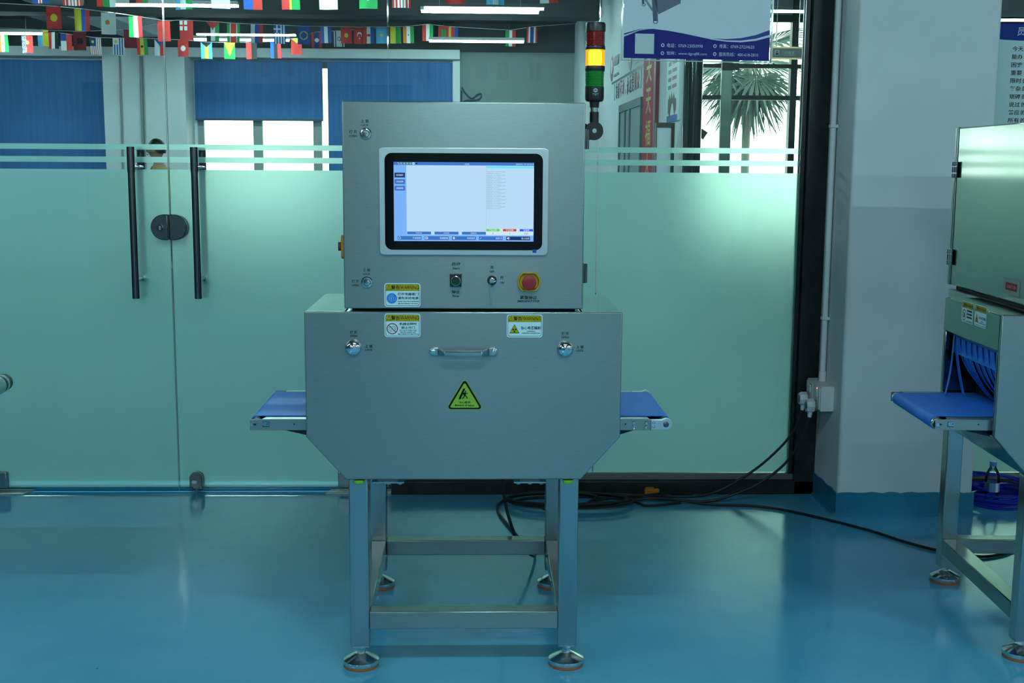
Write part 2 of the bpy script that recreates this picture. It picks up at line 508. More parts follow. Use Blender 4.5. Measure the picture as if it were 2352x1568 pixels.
# ---- glass partition: two door leaves and three fixed panes
ZT = 2.75
def film_parts(root, x0, x1, zlow):
    for nm, z0, z1 in (('frosted_film', zlow, 1.468), ('frosted_stripe', 1.4985, 1.5235), ('frosted_stripe', 1.5545, 1.5785)):
        MB().box(x0 + 0.0005, x1 - 0.0005, GY + 0.0065, GY + 0.0085, z0, z1).build(nm, FROST, root)
def pane(root, x0, x1, z0, z1):
    g = MB(); g.box(x0, x1, GY - 0.006, GY + 0.006, z0, z1)
    o = g.build('glass_pane', [GLASS, EDGE], root)
    for p in o.data.polygons:
        if abs(p.normal.x) > 0.9:
            p.material_index = 1
    return o
def pull_handle(root, cx, front):
    s = -1 if front else 1
    y = GY + s * 0.072
    rz = 1.0 if front else 0.98
    h = MB()
    h.lathe([(0.0155, 0), (0.0155, 0.11), (0.0150, 0.1105), (0.0150, 0.552), (0.0155, 0.5525), (0.0155, 0.664)], (cx, y, 0.902), (0, 0, 1), 24)
    o = h.build('pull_handle', DARKSTEEL, root, label='long dark steel tube pull handle' + ('' if front else ' on the far side of the glass'))
    g = MB()
    for k in range(16):
        a = 2 * math.pi * k / 16
        g.box(-0.0013, 0.0013, -0.0008, 0.0008, 0, 0.106)
        M = Matrix.Translation((cx + 0.0157 * math.cos(a), y + 0.0157 * math.sin(a), 1.459)) @ Matrix.Rotation(a + math.pi / 2, 4, 'Z')
        g.xform(M, len(g.v) - 8)
    g.build('grip_flute', DARKSTEEL, o)
    for z in (0.985, 1.478):
        MB().cyl((cx + 0.004, y, z), (cx + 0.004, GY - s * 0.0, z), 0.011, n=16).build('standoff', SATIN, o)
    return o
def leaf(name, x0, x1, hx, lockside, label):
    r = struct(empty(name, ((x0 + x1) / 2, GY, 0)), label)
    class _P: pass
    keep = []
    before = set(COL.objects)
    pane(r, x0, x1, 0.008, ZT); film_parts(r, x0, x1, 0.022)
    pull_handle(r, hx, True); pull_handle(r, hx + 0.004, False)
    return r, before
def finish(r, before):
    M = Matrix.Translation(-Vector(r.location))
    for o in COL.objects:
        if o.parent == r and o not in before and o.type == 'MESH':
            o.matrix_parent_inverse = M
        elif o.parent == r and o.type == 'EMPTY':
            o.matrix_parent_inverse = M
def half_lock(root, cx, side, knob):
    # half-round lock case; the flat edge meets the other leaf
    pts = [(cx, -0.0565), (cx, 0.0565)] if side < 0 else [(cx, 0.0565), (cx, -0.0565)]
    for i in range(25):
        t = math.radians(90 + side * -0 + 180 * i / 24) if side < 0 else math.radians(-90 + 180 * i / 24)
        pts.append((cx + side * 0.018 + 0.058 * math.cos(t) * 1.0, 0.0565 * math.sin(t)))
    pts = [(a, 1.215 + b) for a, b in pts]
    o = MB().prism(pts, GY - 0.034, GY - 0.0062).build('lock_case', DARKSTEEL, root, bevel=0.003)
    o2 = MB().prism(pts, GY + 0.0095, GY + 0.034).build('lock_case', DARKSTEEL, root, bevel=0.003)
    for a, z in ((0.012, 0.047), (0.012, -0.047), (0.066, 0.0)):
        MB().cyl((cx + side * a, GY - 0.0346, 1.215 + z), (cx + side * a, GY - 0.033, 1.215 + z), 0.0022, n=10).build('screw', BLACKP, o)
    if knob:
        k = MB().lathe([(0.014, 0), (0.014, 0.006), (0.010, 0.010), (0.010, 0.016)], (cx - 0.034, GY - 0.034, 1.213), (0, -1, 0), 20)
        k.box(cx - 0.037, cx - 0.031, GY - 0.062, GY - 0.05, 1.2, 1.226)
        k.build('thumb_turn', CHROME, o)
d1, bf = leaf('door_1', -2.303, -1.3315, -1.473, 1, 'frosted glass door leaf at the left edge with tube handle')
half_lock(d1, -1.3325, -1, True)
MB().box(-2.30, -2.105, GY - 0.022, GY - 0.0062, 0.026, 0.10).box(-2.30, -2.105, GY + 0.0095, GY + 0.022, 0.026, 0.10).build('patch_fitting', SATIN, d1, bevel=0.004)
finish(d1, bf)
d2, bf = leaf('door_2', -1.3265, -0.3575, -1.199, -1, 'frosted glass door leaf left of the machine with bottom bolt')
half_lock(d2, -1.3255, 1, False)
MB().box(-0.60, -0.362, GY - 0.022, GY - 0.0062, 0.026, 0.10).box(-0.60, -0.362, GY + 0.0095, GY + 0.022, 0.026, 0.10).build('patch_fitting', SATIN, d2, bevel=0.004)
_p = [(-1.275, 0.022), (-1.217, 0.022), (-1.217, 0.072)] + [(-1.246 + 0.029 * math.cos(math.radians(a)), 0.072 + 0.029 * math.sin(math.radians(a))) for a in range(15, 180, 15)] + [(-1.275, 0.072)]
bl = MB().prism(_p, GY - 0.034, GY - 0.0062).build('bottom_bolt', DARKSTEEL, d2, bevel=0.003)
MB().prism(_p, GY + 0.0095, GY + 0.026).build('bottom_bolt', DARKSTEEL, d2, bevel=0.003)
MB().prism(circ(-1.252, 0.056, 0.0125, 20, rz=0.008), GY - 0.0375, GY - 0.034).build('lock_cylinder', CHROME, bl)
for a in (-0.014, 0.016):
    MB().cyl((-1.246 + a, GY - 0.0348, 0.03), (-1.246 + a, GY - 0.033, 0.03), 0.0026, n=10).build('screw', BLACKP, bl)
MB().cyl((-1.246, GY - 0.02, 0.001), (-1.246, GY - 0.02, 0.022), 0.006, n=12).build('bolt_pin', SATIN, bl)
finish(d2, bf)
for nm, x0, x1, zl, lab in (('window_1', -3.32, -2.308, 0.12, 'fixed glass pane left of the glass doors'), ('window_2', -0.3535, 0.5725, 0.105, 'fixed frosted glass pane behind the machine'),
                            ('window_3', 0.5765, 1.482, 0.105, 'fixed frosted glass pane between machine and column'), ('window_4', 2.186, 3.7, 0.105, 'frosted glass pane right of the column')):
    r = struct(empty(nm, (0, 0, 0)), lab)
    pane(r, x0, x1, zl - 0.015, ZT); film_parts(r, x0, x1, zl - 0.0149)
# black aluminium frame around the fixed panes
def frame(nm, x0, x1, post, lab):
    r = struct(empty(nm, (0, 0, 0)), lab)
    MB().box(x0, x1, GY - 0.055, GY + 0.055, 0, 0.062).build('sill', FRAMEB, r, bevel=0.003)
    MB().box(x0, x1 - (0.09 if post else 0), GY - 0.028, GY - 0.009, 0.062, 0.090).build('glazing_bead', GASKET, r, bevel=0.003)
    MB().box(x0, x1, GY + 0.009, GY + 0.028, 0.062, 0.090).build('glazing_bead', GASKET, r, bevel=0.003)
    if post:
        MB().box(1.500, 1.594, GY - 0.055, GY + 0.055, 0, ZT).build('post', FRAMEB, r, bevel=0.004)
        MB().box(1.479, 1.4995, GY - 0.028, GY - 0.009, 0.09, ZT).build('glazing_bead', FRAMEB, r, bevel=0.003)
        MB().box(1.479, 1.4995, GY + 0.009, GY + 0.028, 0.09, ZT).build('glazing_bead', FRAMEB, r, bevel=0.003)
    return r
frame('trim_7', -0.354, 1.594, True, 'black frame and sill of the fixed glass panes')
frame('trim_8', 2.186, 3.7, False, 'black sill of the glass right of the column')
struct(MB().box(-3.3, -0.36, GY + 0.03, GY + 0.10, 0, 0.026).build('trim_10', FLOOR, bevel=0.003), 'low blue strip added behind the glass doors against floor glare')  # added strip, blocks the floor glare seen under the doors
# floor plates of the door springs
PLATE = mat('worn_steel_floor_plate', (0.62, 0.64, 0.63), 0.4, 0.7)
for x0, x1, sk, nm in ((-2.34, -2.025, 0.035, 'the left door leaf'), (-0.655, -0.357, -0.02, 'the right door leaf')):
    b = MB()
    poly = [(x0, GY - 0.045), (x1, GY - 0.045), (x1 + (sk if sk > 0 else 0), GY + 0.028), (x0 + (0.02 if sk < 0 else 0), GY + 0.028)]
    b.prism(poly, 0.0, 0.006, axis='z')
    struct(b.build('floor_spring_plate', PLATE, bevel=0.001), 'steel floor spring plate under ' + nm)

# ---- lamps
def lamp_at(x, y, label, group, n=[0], L=1.24):
    r = tag(empty('linear_lamp', (x, y, 3.06)), label, 'lamp', group)
    MB().box(-L / 2, L / 2, -0.030, 0.030, 0.024, 0.062).build('housing', FOAMW, r, bevel=0.004)
    p = [(0.024 * math.cos(math.radians(a)), 0.024 + 0.026 * math.sin(math.radians(a))) for a in range(180, 361, 20)]
    MB().prism([(a, b) for a, b in p], -L / 2 + 0.01, L / 2 - 0.01, axis='x', smooth=True).build('diffuser', LAMPM, r)
    for s in (-1, 1):
        MB().cyl((s * 0.42, 0, 0.06), (s * 0.42, 0, CZ - 3.06), 0.004, n=8).build('suspension_rod', SATIN, r)
    return r
GB, GF = 'lamps in the back office', 'lamps above the machines'
for x, y, lab in ((-3.02, 9.30, 'long white tube lamp nearest above the glass door gap'), (-3.02, 12.75, 'long white tube lamp over the far blind left of the machine'),
                  (0.02, 12.66, 'long white tube lamp above the far grey wall'), (0.06, 9.58, 'long white tube lamp crossed by flags above the machine'),
                  (-4.3, 5.9, 'unseen tube lamp added high behind the left glass door'), (-1.4, 5.9, 'unseen tube lamp added high behind the right glass door'), (-5.2, 3.4, 'unseen tube lamp added far left just behind the glass'), (-3.3, 3.4, 'unseen tube lamp added just behind the left glass door'), (-1.4, 3.4, 'unseen tube lamp added just behind the right glass door'),  # both rows added out of view to light the film from behind
                  (0.5, 3.4, 'unseen tube lamp added just behind the glass behind the machine'), (3.2, 3.4, 'unseen tube lamp added in the lobby just behind the column'),  # these continue the added row that backlights the frosted film
                  (-6.0, 12.2, 'long white tube lamp at the left edge of the photo')):
    lamp_at(x, y, lab, GB)
for x, y, lab in ((-2.84, -8.07, 'tube lamp mirrored faintly above the tube lamp over the blind'), (0.1, -5.25, 'tube lamp mirrored thinly above the flags over the machine'),
                  (5.8, -5.8, 'tube lamp mirrored in the glass at the top right corner'),
                  (0.35, -1.95, 'tube lamp hanging in front of the machine'), (3.6, -2.75, 'tube lamp hanging in front of the right machine'), (-3.0, -1.95, 'tube lamp hanging left of the camera'),
                  (-3.0, -5.25, 'tube lamp behind the camera on the left'), (3.0, -5.25, 'unseen tube lamp added behind the camera on the right'),  # the right one is added, unseen, to spread the front light
                  (6.2, -2.2, 'unseen tube lamp added far right of the machines'), (-6.0, -1.95, 'unseen tube lamp added far left of the machines')):  # outer pair added, unseen, to soften the shadow on the column
    lamp_at(x, y, lab, GF)

# ---- far window and blinds of the back office
MUL = mat('grey_window_frame', (0.30, 0.34, 0.32), 0.5)
r = struct(empty('window_5', (0, 0, 0)), 'bright far window below the half drawn blue blind')
for x0, x1 in ((-4.02, -3.94), (-3.23, -3.095), (-2.36, -2.235), (-2.14, -2.10)):
    MB().box(x0, x1, 14.56, 14.64, 1.2, 2.95).build('mullion', MUL, r)
for z0, z1 in ((1.2, 1.26), (2.86, 2.95)):
    MB().box(-4.02, -2.10, 14.57, 14.63, z0, z1).build('transom', MUL, r)
for x0, x1 in ((-3.94, -3.23), (-3.095, -2.36), (-2.235, -2.14)):
    MB().box(x0, x1, 14.595, 14.605, 1.26, 2.86).build('pane', WGLASS, r)
def blind_mat():
    m = mat('blue_blind_fabric', (0.04, 0.15, 0.36), 0.8)
    vary(m, (0.034, 0.135, 0.33), (0.045, 0.165, 0.39), 3.0, 3, (8, 8, 0.3))
    return m
BLIND = blind_mat()
def blind(x0, x1, z0, z1, y, lab):
    r = tag(empty('roller_blind', ((x0 + x1) / 2, y, z0)), lab, 'blind', 'blue roller blinds on the far wall')
    w = (x1 - x0) / 2; h = z1 - z0
    n = 24; vs = []; fs = []
    for i in range(n + 1):
        xx = -w + 2 * w * i / n
        yy = 0.004 * math.sin(i * 0.9 + x0)
        vs += [(xx, yy, 0.0), (xx, yy, h), (xx, yy + 0.003, 0.0), (xx, yy + 0.003, h)]
    for i in range(n):
        a = i * 4; b = a + 4
        fs += [(a, b, b + 1, a + 1), (a + 3, b + 3, b + 2, a + 2), (a + 2, b + 2, b, a), (a + 1, b + 1, b + 3, a + 3)]
    fs += [(0, 1, 3, 2), (n * 4 + 2, n * 4 + 3, n * 4 + 1, n * 4)]
    MB().add(vs, fs, 0, True).build('blind_cloth', BLIND, r)
    MB().cyl((-w, 0.03, h - 0.02), (w, 0.03, h - 0.02), 0.028, n=14).build('roller', BLIND, r)
    MB().box(-w, w, -0.012, 0.012, -0.02, 0.008).build('bottom_bar', mat('blind_bar', (0.05, 0.08, 0.10), 0.5), r)
    return r
blind(-7.0, -5.22, 0.9, 2.93, 14.44, 'long blue roller blind at the left edge of the photo')
blind(-4.03, -2.195, 2.12, 2.94, 14.44, 'half drawn dark blue roller blind over the bright window')
blind(-2.12, -0.33, 0.9, 2.94, 14.44, 'long blue roller blind behind the machine screen cabinet')
for px, w in ((-4.98, 0.016), (-4.69, 0.022), (-4.66, 0.008)):
    tag(MB().cyl((px, 13.985, 0.3), (px + 0.03, 13.985, 2.96), w * 0.8, n=10).build('wall_conduit', mat('grey_conduit', (0.22, 0.24, 0.24), 0.6)),
        {-4.98: 'grey conduit running down the left of the far white pier', -4.69: 'thick grey conduit running down the far white pier', -4.66: 'thin cable beside the thick conduit on the far pier'}[px], 'conduit', 'conduits on the far pier')
struct(MB().box(-0.325, -0.22, 14.38, 14.5, 0, 2.97).build('trim_9', WALLW), 'pale strip at the right of the far blue blind')

# ---- lobby glazing to the outdoors
MULD = mat('dark_mullion', (0.035, 0.05, 0.045), 0.4)
r = struct(empty('window_6', (0, 0, 0)), 'tall lobby glazing with dark mullions and a palm outside')
for x0, x1 in ((1.49, 1.65), (2.50, 2.60), (3.19, 3.255), (4.4, 4.46), (5.6, 5.66), (6.94, 7.0)):
    MB().box(x0, x1, 8.95, 9.05, 0, CZ).build('mullion', MULD, r)
for z0, z1 in ((2.16, 2.205), (2.475, 2.515), (2.93, 3.0), (0.0, 0.1)):
    MB().box(1.65, 6.94, 8.97, 9.03, z0, z1).build('transom', MULD, r)
MB().box(1.65, 6.94, 8.96, 9.04, 3.0, CZ).build('header', WALLG, r)
for x0, x1 in ((1.65, 2.50), (2.60, 3.19), (3.255, 4.4), (4.46, 5.6), (5.66, 6.94)):
    MB().box(x0, x1, 8.99, 9.01, 0.1, 1.1).build('glare_panel', WALLG, r)  # opaque infill added behind the film to block low daylight glare
    for z0, z1 in ((1.1, 2.16), (2.205, 2.475), (2.515, 2.93)):
        MB().box(x0, x1, 8.995, 9.005, z0, z1).build('pane', WGLASS, r)
# glass entrance door standing open in the lobby
r = struct(empty('door_3', (2.36, 8.3, 0)), 'greenish glass lobby door with metal stile and diamond sticker')
MB().box(0.0, 0.10, -0.02, 0.02, 0.0, 2.40).build('stile', mat('green_grey_stile', (0.16, 0.22, 0.18), 0.3, 0.5), r, bevel=0.004)
MB().box(-0.42, 0.0, -0.006, 0.006, 0.02, 2.32).build('glass_pane', GLASS, r)
MB().box(0.0, 0.16, -0.03, 0.03, 2.40, 2.50).build('patch_fitting', MULD, r)
MB().prism([(-0.17 + 0.055 * math.cos(math.radians(a)), 1.80 + 0.055 * math.sin(math.radians(a))) for a in (-80, 15, 100, 195)], -0.0085, -0.0065).build('diamond_sticker', MULD, r)
# outdoor ground
struct(MB().box(-30, 40, 14.8, 60, -0.25, -0.15).box(7.2, 40, -10, 14.8, -0.25, -0.15).box(1.49, 7.2, 9.1, 14.8, -0.001, 0.03).build('ground', mat('pale_concrete', (0.5, 0.52, 0.48), 0.9)), 'pale ground outside the windows')

# ================================================================== X-RAY MACHINES
YEL = '#b3a21e'; INKB = '#10181a'; STICK = '#c9e2e6'
def warn_tri(P, cx, cy, s, fill, m, w):
    tri = lambda k: [(cx, cy + k), (cx - k * 0.95, cy - k * 0.72), (cx + k * 0.95, cy - k * 0.72)]
    P.poly(tri(s), m); P.layer(); P.poly(tri(s - w * 1.6), fill); P.layer()
def sticker(root, cx, cz, w, h, M, kind, label):
    """white rounded warning label with a yellow head band"""
    P = Print()
    wh = ink(STICK, 0.35); bk = ink(INKB, 0.5); ye = ink(YEL, 0.4)
    x0, x1, z0, z1 = cx - w / 2, cx + w / 2, cz - h / 2, cz + h / 2
    P.poly(rrect(x0, x1, z0, z1, 0.08 * w), wh); P.layer()
    i = 0.030 * w
    ou = rrect(x0 + i, x1 - i, z0 + i, z1 - i, 0.06 * w); inn = rrect(x0 + i * 1.35, x1 - i * 1.35, z0 + i * 1.35, z1 - i * 1.35, 0.055 * w)
    P.ring(ou, inn, bk)
    zb = z1 - 0.315 * h
    head = [p for p in inn if p[1] > zb]
    P.poly([(x1 - i * 1.35, zb)] + head + [(x0 + i * 1.35, zb)], ye); P.rect(x0 + i * 1.2, x1 - i * 1.2, zb - 0.012 * h, zb, bk); P.layer()
    hz = (zb + z1 - i) / 2
    warn_tri(P, cx - 0.375 * w, hz - 0.012 * h, 0.080 * w, ye, bk, 0.010 * w)
    P.rect(cx - 0.379 * w, cx - 0.371 * w, hz - 0.02 * w, hz + 0.035 * w, bk); P.rect(cx - 0.379 * w, cx - 0.371 * w, hz - 0.045 * w, hz - 0.032 * w, bk)
    P.text('警告', cx - 0.195 * w, hz, 0.115 * w, bk, w=0.235 * w, bold=0.012)
    P.text('/WARNING', cx + 0.185 * w, hz, 0.105 * w, bk, w=0.53 * w)
    iy = z0 + 0.36 * h
    if kind == 'power':
        P.poly(circ(cx - 0.295 * w, iy, 0.145 * w), ink('#2f80d0', 0.35)); P.layer()
        a, b = cx - 0.305 * w, iy
        P.ring(rrect(a - 0.075 * w, a + 0.075 * w, b - 0.09 * w, b + 0.09 * w, 0.006), rrect(a - 0.070 * w, a + 0.070 * w, b - 0.085 * w, b + 0.085 * w, 0.005), wh)
        P.ring(circ(a, b, 0.058 * w), circ(a, b, 0.052 * w), wh)
        P.poly([(a + 0.012 * w, b + 0.045 * w), (a - 0.022 * w, b - 0.006 * w), (a - 0.002 * w, b - 0.004 * w)], wh); P.poly([(a - 0.012 * w, b - 0.045 * w), (a + 0.022 * w, b + 0.006 * w), (a + 0.002 * w, b + 0.004 * w)], wh)
        P.line([(a + 0.085 * w, b - 0.06 * w), (a + 0.115 * w, b - 0.05 * w), (a + 0.115 * w, b + 0.05 * w)], 0.006 * w, wh)
        P.text('打开电器箱门', cx + 0.155 * w, z0 + 0.545 * h, 0.078 * w, bk, w=0.57 * w, bold=0.008)
        P.text('请先关闭电源', cx + 0.155 * w, z0 + 0.375 * h, 0.078 * w, bk, w=0.57 * w, bold=0.008)
        P.text('PLEASE TURN OFF THE POWER', cx + 0.155 * w, z0 + 0.232 * h, 0.027 * w, bk, w=0.58 * w, bold=0.02)
        P.text('BEFORE OPENING THE DOOR', cx + 0.155 * w, z0 + 0.140 * h, 0.027 * w, bk, w=0.54 * w, bold=0.02)
    elif kind == 'open':
        rd = ink('#8e1f2c'); a, b = cx - 0.285 * w, iy
        P.ring(rrect(a - 0.095 * w, a + 0.095 * w, b - 0.07 * w, b + 0.07 * w, 0.004), rrect(a - 0.089 * w, a + 0.089 * w, b - 0.064 * w, b + 0.064 * w, 0.003), bk)
        for q in (-0.04, 0.045):
            P.ring(rrect(a + (q - 0.033) * w, a + (q + 0.033) * w, b - 0.045 * w, b + 0.045 * w, 0.003), rrect(a + (q - 0.028) * w, a + (q + 0.028) * w, b - 0.040 * w, b + 0.040 * w, 0.0025), bk)
        P.layer(); P.ring(circ(a, b, 0.155 * w), circ(a, b, 0.133 * w), rd); P.line([(a - 0.1 * w, b + 0.1 * w), (a + 0.1 * w, b - 0.1 * w)], 0.018 * w, rd)
        P.text('机器运转时', cx + 0.155 * w, z0 + 0.565 * h, 0.078 * w, bk, w=0.48 * w, bold=0.008)
        P.text('禁止开门', cx + 0.155 * w, z0 + 0.405 * h, 0.078 * w, bk, w=0.38 * w, bold=0.008)
        P.text('DO NOT OPEN THIS', cx + 0.155 * w, z0 + 0.285 * h, 0.036 * w, bk, w=0.47 * w, bold=0.01)
        P.text('DOOR WHEN THE', cx + 0.155 * w, z0 + 0.207 * h, 0.036 * w, bk, w=0.42 * w, bold=0.01)
        P.text('MACHINE IS IN MOTION', cx + 0.155 * w, z0 + 0.130 * h, 0.036 * w, bk, w=0.56 * w, bold=0.01)
    elif kind == 'rad':
        a, b = cx - 0.285 * w, iy
        warn_tri(P, a, b - 0.01 * w, 0.150 * w, ye, bk, 0.013 * w)
        P.poly(circ(a, b - 0.03 * w, 0.012 * w, 12), bk)
        for q in (90 + 60, 30, 270):
            P.poly(circ(a, b - 0.03 * w, 0.020 * w, 6, q - 28, q + 28) + circ(a, b - 0.03 * w, 0.062 * w, 6, q + 28, q - 28), bk)
        P.text('当心电离辐射', cx + 0.175 * w, z0 + 0.42 * h, 0.088 * w, bk, w=0.56 * w, bold=0.008)
        P.text('WARNING', cx + 0.175 * w, z0 + 0.268 * h, 0.032 * w, bk, w=0.23 * w, bold=0.01)
        P.text('IONIZING RADIATION', cx + 0.175 * w, z0 + 0.185 * h, 0.032 * w, bk, w=0.50 * w, bold=0.01)
    elif kind == 'hand':
        rd = ink('#8e1f2c'); a, b = cx - 0.26 * w, z0 + 0.34 * h
        P.poly(rrect(a - 0.05 * w, a + 0.05 * w, b - 0.08 * w, b + 0.03 * w, 0.02 * w), bk)
        for q in range(4):
            P.rect(a + (-0.05 + q * 0.027) * w, a + (-0.031 + q * 0.027) * w, b, b + (0.09 - 0.012 * abs(q - 1.5)) * w, bk)
        P.layer(); P.ring(circ(a, b, 0.17 * w), circ(a, b, 0.145 * w), rd); P.line([(a - 0.11 * w, b + 0.11 * w), (a + 0.11 * w, b - 0.11 * w)], 0.018 * w, rd)
        for q in range(3):
            for e_ in range(5):
                P.rect(cx + (-0.03 + 0.088 * e_) * w, cx + (0.04 + 0.088 * e_) * w, z0 + (0.53 - 0.15 * q) * h, z0 + (0.62 - 0.15 * q) * h, bk)
        P.rect(cx - 0.02 * w, cx + 0.40 * w, z0 + 0.10 * h, z0 + 0.115 * h, bk); P.rect(cx - 0.02 * w, cx + 0.40 * w, z0 + 0.06 * h, z0 + 0.075 * h, bk)
    return P.build('warning_sticker', M, root, label)

def dome_lock(root, cx, cz, y):
    o = MB().lathe([(0.0235, 0), (0.0240, 0.004), (0.0225, 0.010), (0.018, 0.0155), (0.010, 0.019), (0.0, 0.0203)], (cx, y, cz), (0, -1, 0), 36).build('dome_knob', CHROME, root, label='polished chrome dome knob')
    return o
def cam_lock(root, cx, cz, y, ang):
    o = MB().lathe([(0.0165, 0), (0.0165, 0.004), (0.0140, 0.0065), (0.0115, 0.0068), (0.0108, 0.0035), (0.0085, 0.0035), (0.0085, 0.0058), (0.0, 0.0062)], (cx, y, cz), (0, -1, 0), 32).build('cam_lock', CHROME, root, label='round chrome cam lock')
    t = MB().prism([(0.0058 * math.cos(math.radians(a + ang)), 0.0058 * math.sin(math.radians(a + ang))) for a in (0, 120, 240)], -0.0075, -0.0055)
    t.xform(Matrix.Translation((cx, y, cz)))
    t.build('lock_insert', SATIN, o)
    return o
def foot(root, x, y, legz):
    e = empty('levelling_foot', (x, y, 0), 0, root)
    pad = mat('orange_rubber_pad', (0.42, 0.115, 0.03), 0.6)
    MB().lathe([(0.0515, 0), (0.0525, 0.0015), (0.0525, 0.009), (0.0515, 0.010)], (0, 0, 0), (0, 0, 1), 40).build('rubber_pad', pad, e)
    MB().lathe([(0.053, 0.010), (0.0535, 0.011), (0.0535, 0.0215), (0.0525, 0.0225), (0.0185, 0.0405), (0.0130, 0.0415), (0.0130, 0.0435)], (0, 0, 0), (0, 0, 1), 44).build('foot_disc', mat('turned_steel', (0.80, 0.82, 0.82), 0.20, 1.0), e)
    MB().lathe([(0.0125, 0.0435), (0.0125, 0.0515)], (0, 0, 0), (0, 0, 1), 6, smooth=False).build('hex_nut', CHROME, e)
    MB().lathe([(0.0062, 0.0515), (0.0062, 0.054)], (0, 0, 0), (0, 0, 1), 14).build('stud', SATIN, e)
    MB().lathe([(0.0145, 0.054), (0.0145, legz - 0.0005)], (0, 0, 0), (0, 0, 1), 6, smooth=False).build('hex_nut', CHROME, e)

def conveyor(root):
    """belt, two rollers and side rails through the tunnel"""
    yn, yf = 0.030, 0.485
    zt = 0.7640
    for nm, y0, y1 in (('near_rail', yn, yn + 0.0025), ('far_rail', yf - 0.0025, yf)):
        b = MB(); s = 1 if nm == 'near_rail' else -1
        b.box(-0.6215, 0.548, y0, y1, 0.7310, zt)
        ty0, ty1 = (yn + 0.0025, yn + 0.040) if s > 0 else (yf - 0.040, yf - 0.0025)
        b.prism([(-0.588, ty0), (0.546, ty0), (0.540, ty1), (-0.578, ty1)] if s > 0 else [(-0.578, ty0), (0.540, ty0), (0.546, ty1), (-0.588, ty1)], zt - 0.0025, zt, axis='z')
        o = b.build('side_rail', STEEL, root, bevel=0.001)
        fy = y0 - 0.0008 if s > 0 else y1 + 0.0008
        MB().cyl((-0.6155, fy + 0.001, 0.7485), (-0.6155, fy - 0.005 * s, 0.7485), 0.0048, n=14).build('bolt', CHROME, o)
        MB().prism(rrect(-0.6115, -0.6025, 0.7460, 0.7510, 0.0024), fy, fy + 0.001).build('slot', DARKV, o)
        for x in (-0.493, 0.473):
            MB().cyl((x, fy, 0.7495), (x, fy + 0.0015, 0.7495), 0.0024, n=12).build('hole', DARKV, o)
        w = MB().box(-0.5845, -0.5655, fy, fy + 0.001, 0.7410, 0.7575); w.build('tension_window', DARKV, o)
        MB().prism([(-0.5825, 0.7435), (-0.5657, 0.7435), (-0.5657, 0.7572), (-0.5825, 0.7572), (-0.5838, 0.7535), (-0.5838, 0.7475)], fy - 0.0015, fy).build('tension_block', SATIN, o)
        MB().cyl((-0.5705, fy - 0.0018, 0.7505), (-0.5705, fy - 0.001, 0.7505), 0.0017, n=10).build('hole', DARKV, o)
        if s > 0:
            for x in (0.4965, 0.5335):
                for z in (0.7545, 0.7415):
                    bb = MB().lathe([(0.0042, 0), (0.0042, 0.003), (0.003, 0.0048), (0, 0.005)], (x, fy + 0.0005, z), (0, -1, 0), 12)
                    bb.lathe([(0.0026, 0), (0.0026, 0.006), (0, 0.007)], (x + 0.001, fy + 0.0005, z - 0.005), (0, -1, 0), 10)
                    bb.build('rail_screw', CHROME, o)
        # drive end bracket with a round nose
        pl = [(0.5480, 0.7325), (0.5965, 0.7325)] + [(0.5715 + 0.0005 + 0.0210 * math.cos(math.radians(a)) + 0.0, 0.7490 + 0.0165 * math.sin(math.radians(a))) for a in ()]
        pl = [(0.5480, 0.7325)] + [(0.5920 + 0.0185 * math.cos(math.radians(a)), 0.7495 + 0.0175 * math.sin(math.radians(a))) for a in range(-75, 100, 12)] + [(0.580, 0.7625), (0.5480, 0.7625)]
        br = MB().prism(pl, (y0 - 0.004) if s > 0 else (y1 - 0.012), (y0 + 0.012) if s > 0 else (y1 + 0.004)).build('drive_bracket', ALU, root, bevel=0.0012)
        fy2 = y0 - 0.0045 if s > 0 else y1 + 0.0045
        for x, z in ((0.5555, 0.7545), (0.5555, 0.7425)):
            MB().lathe([(0.0045, 0), (0.0045, 0.0012), (0.0028, 0.0014), (0.0028, 0.0004), (0, 0.0004)], (x, fy2 + 0.0012 * s, z), (0, -s, 0), 14).build('bracket_screw', SATIN, br)
        MB().lathe([(0.0085, 0), (0.0085, 0.0016), (0.0068, 0.0018), (0.0062, 0.0010), (0.0045, 0.0018), (0.0025, 0.0018), (0.002, 0.0008), (0, 0.0008)], (0.5915, fy2 + 0.0012 * s, 0.7495), (0, -s, 0), 20).build('shaft_end', DARKSTEEL, br)
    # rollers
    for x in (-0.6065, 0.5915):
        MB().lathe([(0.0165, 0), (0.0165, 0.012), (0.0185, 0.014), (0.0185, 0.411), (0.0165, 0.413), (0.0165, 0.425)], (x, 0.045, 0.7465), (0, 1, 0), 28).build('roller', SATIN, root)
    # belt: one loop round both rollers
    prof = []
    R = 0.0205
    for a in range(90, 271, 12):
        prof.append((-0.6065 + R * math.cos(math.radians(a)), 0.7465 + R * math.sin(math.radians(a))))
    for a in range(-90, 91, 12):
        prof.append((0.5915 + R * math.cos(math.radians(a)), 0.7465 + R * math.sin(math.radians(a))))
    inn = []
    for a in range(90, 271, 12):
        inn.append((-0.6065 + (R - 0.0018) * math.cos(math.radians(a)), 0.7465 + (R - 0.0018) * math.sin(math.radians(a))))
    for a in range(-90, 91, 12):
        inn.append((0.5915 + (R - 0.0018) * math.cos(math.radians(a)), 0.7465 + (R - 0.0018) * math.sin(math.radians(a))))
    b = MB(); b.ringprism(prof, inn, 0.068, 0.447)
    b.s = [True] * len(b.s)
    o = b.build('belt', BELT, root)
    o.data.set_sharp_from_angle(angle=math.radians(40))
    # catch tray sloping below the belt
    MB().prism([(-0.55, 0.7305), (0.52, 0.7305), (0.44, 0.705), (-0.44, 0.705)], 0.06, 0.455).build('drip_tray', mat('dark_blue_tray', (0.004, 0.016, 0.05), 0.5), root)

